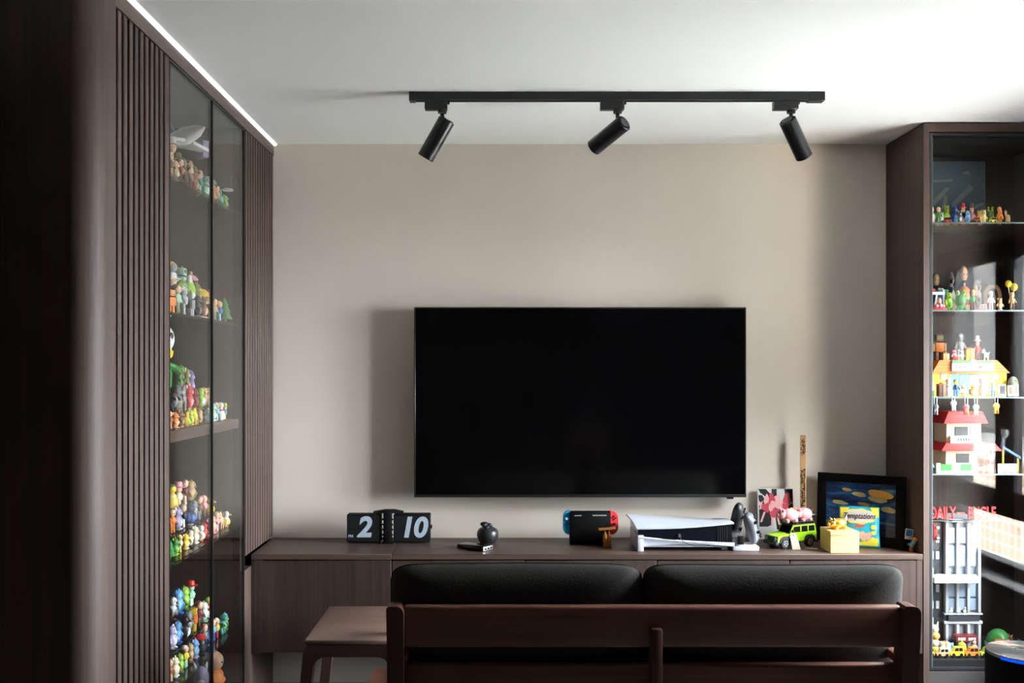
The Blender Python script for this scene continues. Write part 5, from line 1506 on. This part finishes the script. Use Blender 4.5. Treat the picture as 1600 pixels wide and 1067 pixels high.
# --- fourth shelf: cream house with two red roofs
ZQ = RSH[3]
h4 = thing('toy_house', 'cream two-storey toy house with red roofs, lowest shelf, right cabinet', 'toy house', (PX(1505, -.24), -.24, ZQ + .0006))
hx = PX(1505, -.24)
def lx(v): return PX(v, -.24) - hx
def lz(v): return PZ(v, -.24) - ZQ
MB().box(lx(1478), lx(1526), 0, .14, 0, lz(704)).build('ground_floor', tm_('cream'), h4)
MB().box(lx(1480), lx(1534), .006, .13, lz(693), lz(661)).build('upper_floor', tm_('cream'), h4)
def roof(a0, a1, b0, b1, za, zb_, y0, y1, nm):
    r = MB().prism([(lx(a0), lz(za)), (lx(b0), lz(zb_)), (lx(b1), lz(zb_)), (lx(a1), lz(za))], y0, y1).build(nm, tm_('red'), h4)
    for k in range(3):
        u = (k + .4) / 3
        z_ = lz(za) + (lz(zb_) - lz(za)) * u
        MB().box(lx(a0 + (b0 - a0) * u), lx(a1 + (b1 - a1) * u), y0 - .003, y0 + .001, z_ - .0012, z_ + .0012).build('roof_tile_course', tm_('maroon'), r)
roof(1467, 1561, 1474, 1550, 704, 692, -.025, .145, 'lower_roof')
roof(1472, 1541, 1479, 1532, 661.5, 643, -.018, .135, 'upper_roof')
MB().box(lx(1483), lx(1522), -.014, .004, lz(692), lz(681)).build('balcony_front', tm_('white'), h4)
for k in range(5):
    MB().box(lx(1494 + k * 4), lx(1496.4 + k * 4), -.0148, -.013, lz(689), lz(684)).build('balcony_mark', tm_('charcoal'), h4)
MB().box(lx(1493), lx(1513), .003, .008, lz(681), lz(667)).build('window', tm_('charcoal'), h4)
for a in (1516, 1523):
    for b in (668, 675):
        MB().box(lx(a), lx(a + 5), .003, .008, lz(b + 5.5), lz(b)).build('window', tm_('grey'), h4)
MB().box(lx(1494), lx(1514), -.003, .003, lz(723), lz(709)).build('window', tm_('charcoal'), h4)
MB().cyl((lx(1530), .03, 0), (lx(1530), .03, lz(704)), .006, n=10).build('porch_post', tm_('red'), h4)
MB().cyl((lx(1555), .03, 0), (lx(1555), .03, lz(704)), .006, n=10).build('porch_post', tm_('red'), h4)
fc = thing('toy_fence', 'white toy fence with green panels before the cream toy house', 'fence', (PX(1496, YFR), YFR + .01, ZQ + .0006))
fx = PX(1496, YFR)
for k, (a, b, c_) in enumerate(((1464, 1471, 'cream'), (1471.5, 1488, 'green'), (1488.5, 1502, 'white'), (1502.5, 1519, 'green'), (1519.5, 1528, 'white'))):
    MB().box(PX(a, YFR) - fx, PX(b, YFR) - fx, -.004, .004, 0, .038 if c_ != 'green' else .034, bev=.001, seg=1).build('fence_panel', tm_(c_), fc)
MB().box(PX(1464, YFR) - fx, PX(1528, YFR) - fx, -.006, .006, 0, .006).build('fence_base', tm_('cream'), fc)
f2 = thing('toy_fence', 'cream lattice toy fence on the right of the cream toy house', 'fence', (PX(1576, YFR), YFR + .01, ZQ + .0006))
for k in range(3):
    x = (k - 1) * .028
    MB().box(x - .013, x + .013, -.003, .003, 0, .036, bev=.001, seg=1).build('fence_panel', tm_('cream'), f2)
    for j in range(2):
        for i in range(2):
            MB().box(x - .009 + i * .010, x - .003 + i * .010, -.0036, -.0028, .006 + j * .014, .014 + j * .014).build('lattice_hole', tm_('tan'), f2)
sd = thing('toy_slide', 'blue toy slide with yellow post at right of lowest cabinet shelf', 'toy', (PX(1578, YM), YM, ZQ + .0006))
MB().prism([(-.036, .098), (-.036, .108), (.040, .062), (.040, .052)], -.012, .012).build('slide_chute', tm_('blue'), sd)
MB().cyl((.034, 0, 0), (.034, 0, .054), .004, n=8).build('post', tm_('yellow'), sd)
MB().cyl((-.03, 0, 0), (-.03, 0, .098), .004, n=8).build('post', tm_('yellow'), sd)
rtoy(3, 1454.5, YFR, 'person', .052, ('skyblue', 'blue', 'peach', 'white'), 'left of the white fence', 0, wpx=10)
rtoy(3, 1534, YFR, 'jar', .042, ('red', 'maroon', 'red', 'pink'), 'right of the white fence', 0, wpx=11)
rtoy(3, 1546, YFR, 'gift', .036, ('red', 'maroon', 'rust'), 'left of the lattice fence', 0, wpx=12)
rtoy(3, 1545, YM + .01, 'person', .070, ('red', 'pink', 'peach', 'red'), 'under the red porch roof', 0, wpx=13)
# --- cabinet floor: toy newspaper tower
YD = -.235
nt_ = thing('toy_tower', 'tall toy office tower with red rooftop lettering in the right cabinet', 'toy building', (PX(1500, YD), YD, RB + .0006))
hx = PX(1500, YD)
def lx(v, y=YD): return PX(v, y) - hx
def lz(v, y=YD): return PZ(v, y) - RB
plain('brick_white', C(176, 180, 186), .4, vary=.03); plain('brick_grey', C(126, 132, 142), .4, vary=.05); plain('brick_dark', C(58, 60, 66), .4, vary=.08); plain('brick_glass', C(150, 168, 190), .15, vary=.05)
MB().box(lx(1480), lx(1536), .03, .19, 0, lz(815)).build('tower_core', 'brick_grey', nt_)
MB().box(lx(1456), lx(1479), .035, .19, 0, lz(818)).build('dark_wing', 'brick_dark', nt_)
for k in range(6):
    for i in range(2):
        MB().box(lx(1459 + i * 9), lx(1464 + i * 9), .033, .037, lz(850 + k * 26), lz(838 + k * 26)).build('wing_window', tm_('silver' if (k + i) % 3 else 'charcoal'), nt_)
for a, b, z0_, z1_, nm, m in ((1478, 1537, 817, 812, 'cornice', 'brick_white'), (1478, 1538, 976, 972, 'ledge', 'brick_white'), (1478, 1538, 962, 959.5, 'ledge', 'brick_white')):
    MB().box(lx(a), lx(b), .014, .19, lz(z0_), lz(z1_)).build(nm, m, nt_)
for a in (1480, 1497, 1514, 1531):
    MB().box(lx(a), lx(a + 4), .012, .032, lz(958), lz(818)).build('pier', 'brick_white', nt_)
    MB().box(lx(a), lx(a + 4), .012, .032, 0, lz(977)).build('pier', 'brick_white', nt_)
for i, a in enumerate((1484.5, 1501.5, 1518.5)):
    for k, (z0_, z1_) in enumerate(((850, 826), (886, 854), (934, 914), (955, 937))):
        MB().box(lx(a), lx(a + 12), .022, .031, lz(z0_), lz(z1_)).build('window', 'brick_glass', nt_)
glare_mb = MB().prism([(lx(1452), -.052), (lx(1520), -.052), (lx(1528), .02), (lx(1470), .03), (lx(1452), .0)], lz(907), lz(899), 'xy')  # white slab put in for a bright glare, not a tower part
glare_mb.build('white_glare_slab', tm_('white'), nt_)
MB().box(lx(1484), lx(1533), .010, .03, lz(971), lz(963)).build('balcony_floor', 'brick_dark', nt_)
MB().box(lx(1489), lx(1523), -.030, .012, lz(1000), lz(991)).build('shop_sign', tm_('maroon'), nt_)
for k in range(7):
    if k != 3:
        MB().box(lx(1492 + k * 4), lx(1495 + k * 4), -.0312, -.029, lz(997.5), lz(993.5)).build('sign_mark', tm_('white'), nt_)
MB().box(lx(1497), lx(1514), .022, .033, 0, lz(1002)).build('doorway', 'brick_dark', nt_)
for a in (1493, 1515):
    MB().box(lx(a), lx(a + 3), -.026, -.014, 0, lz(1000)).build('sign_post', 'brick_grey', nt_)
# rooftop lettering on its frame
fr = MB().box(lx(1450), lx(1562), -.004, .002, lz(814.5), lz(812.5))
for a in (1484, 1508, 1532):
    fr.box(lx(a), lx(a + 2), -.004, .10, lz(815), lz(812.5))
fo = fr.build('lettering_frame', 'brick_dark', nt_)
plain('letter_red', C(214, 40, 48), .4, vary=.04)
text_mb('DAILY', .072, .004, 0, .0012, T(lx(1472), -.004, lz(802)) @ FRONT, sx=.56).build('lettering', 'letter_red', nt_)
text_mb('BUGLE', .072, .004, 0, .0012, T(lx(1533), -.004, lz(802)) @ FRONT, sx=.56).build('lettering', 'letter_red', nt_)
MB().box(lx(1494), lx(1507), -.004, .001, lz(803), lz(800.5)).build('lettering_dash', 'letter_red', nt_)
ac = thing('toy_car', 'red toy car hanging nose-up on the dark wing of the toy tower', 'toy car', (PX(1460, YD + .015), YD + .004, PZ(832, YD)), 0)
for pn, mbb, m_ in (('body', MB().box(-.010, .008, -.004, .022, -.034, .034, bev=.003), tm_('red')), ('cabin', MB().box(-.017, -.009, -.001, .019, -.012, .020, bev=.002), tm_('charcoal')), ('wheel', MB().cyl((.008, -.008, .022), (.008, -.002, .022), .011, n=14), tm_('charcoal')), ('wheel', MB().cyl((.008, -.008, -.022), (.008, -.002, -.022), .011, n=14), tm_('charcoal')), ('hub', MB().cyl((.008, -.0095, .022), (.008, -.007, .022), .006, n=12), tm_('silver')), ('hub', MB().cyl((.008, -.0095, -.022), (.008, -.007, -.022), .006, n=12), tm_('silver'))):
    mbb.build(pn, m_, ac)
for px, kd, h, cols, ex in ((1486, 'person', .034, ('white', 'silver', 'white', 'grey'), 'left on tower balcony'), (1498, 'person', .034, ('silver', 'white', 'white', 'white'), 'mid tower balcony'), (1508, 'person', .034, ('white', 'white', 'silver', 'white'), 'right on tower balcony')):
    rtoy(4, px, YD + .021, kd, h, cols, ex, 0, wpx=9, z=RB + lz(963))
# cars parked along the front and the rest of the street scene
for px, cols, ex, w, h in ((1453.5, ('yellow', 'yellow'), 'leftmost in the row', 12, .042), (1472, ('tan', 'cream'), 'second in the row', 21, .040), (1494, ('yellow', 'yellow'), 'third in the row', 22, .046), (1518, ('orange', 'orange'), 'fourth in the row', 22, .044), (1541.5, ('lime', 'lime'), 'beside the speaker', 22, .044)):
    t = rtoy(4, px, -.333, 'car', h, cols, ex, 0, wpx=w)
tt = thing('toy_totem', 'cream carved totem at the left of the right cabinet floor', 'figurine', (PX(1460.5, -.285), -.285, RB + .0006))
for k, (r, z_) in enumerate(((.020, .0195), (.018, .048), (.021, .078), (.016, .106))):
    MB().ball((0, 0, z_), r, r * .85, .019, 12, 8).build('carved_tier', tm_('cream' if k % 2 else 'gold'), tt)
for s in (-1, 1):
    MB().cyl((s * .010, 0, .116), (s * .014, 0, .138), .006, .001, 8).build('horn', tm_('cream'), tt)
rtoy(4, 1476, -.285, 'gift', .055, ('white', 'silver', 'orange'), 'behind the tan car', 0, wpx=14)
rtoy(4, 1503, -.290, 'jar', .060, ('yellow', 'lime', 'yellow', 'gold'), 'behind the yellow car', 0, wpx=15)
rtoy(4, 1487.5, -.290, 'critter', .050, ('skyblue', 'blue'), 'before the tower door', 0, wpx=9)
rtoy(4, 1522, -.290, 'person', .060, ('silver', 'grey', 'peach', 'charcoal'), 'by the tower corner', 0, wpx=11)
gd_ = thing('toy_dome', 'green domed toy hut with an orange sign in the right cabinet', 'toy', (PX(1560, -.22), -.22, RB + .0006))
MB().lathe([(.052, .0), (.052, .022), (.050, .040), (.040, .066), (.022, .084), (.003, .090)], 22).build('dome', tm_('green'), gd_)
MB().lathe([(.054, .018), (.055, .022), (.055, .028), (.053, .032)], 22).build('rim', tm_('mint'), gd_)
MB().box(-.045, -.008, -.062, -.056, .036, .060).build('sign_board', tm_('orange'), gd_)
MB().box(-.030, -.022, -.060, -.050, 0, .036).build('sign_post', tm_('charcoal'), gd_)
rtoy(4, 1583, -.29, 'animal', .085, ('brown', 'tan'), 'right of the green dome', 15, wpx=22)
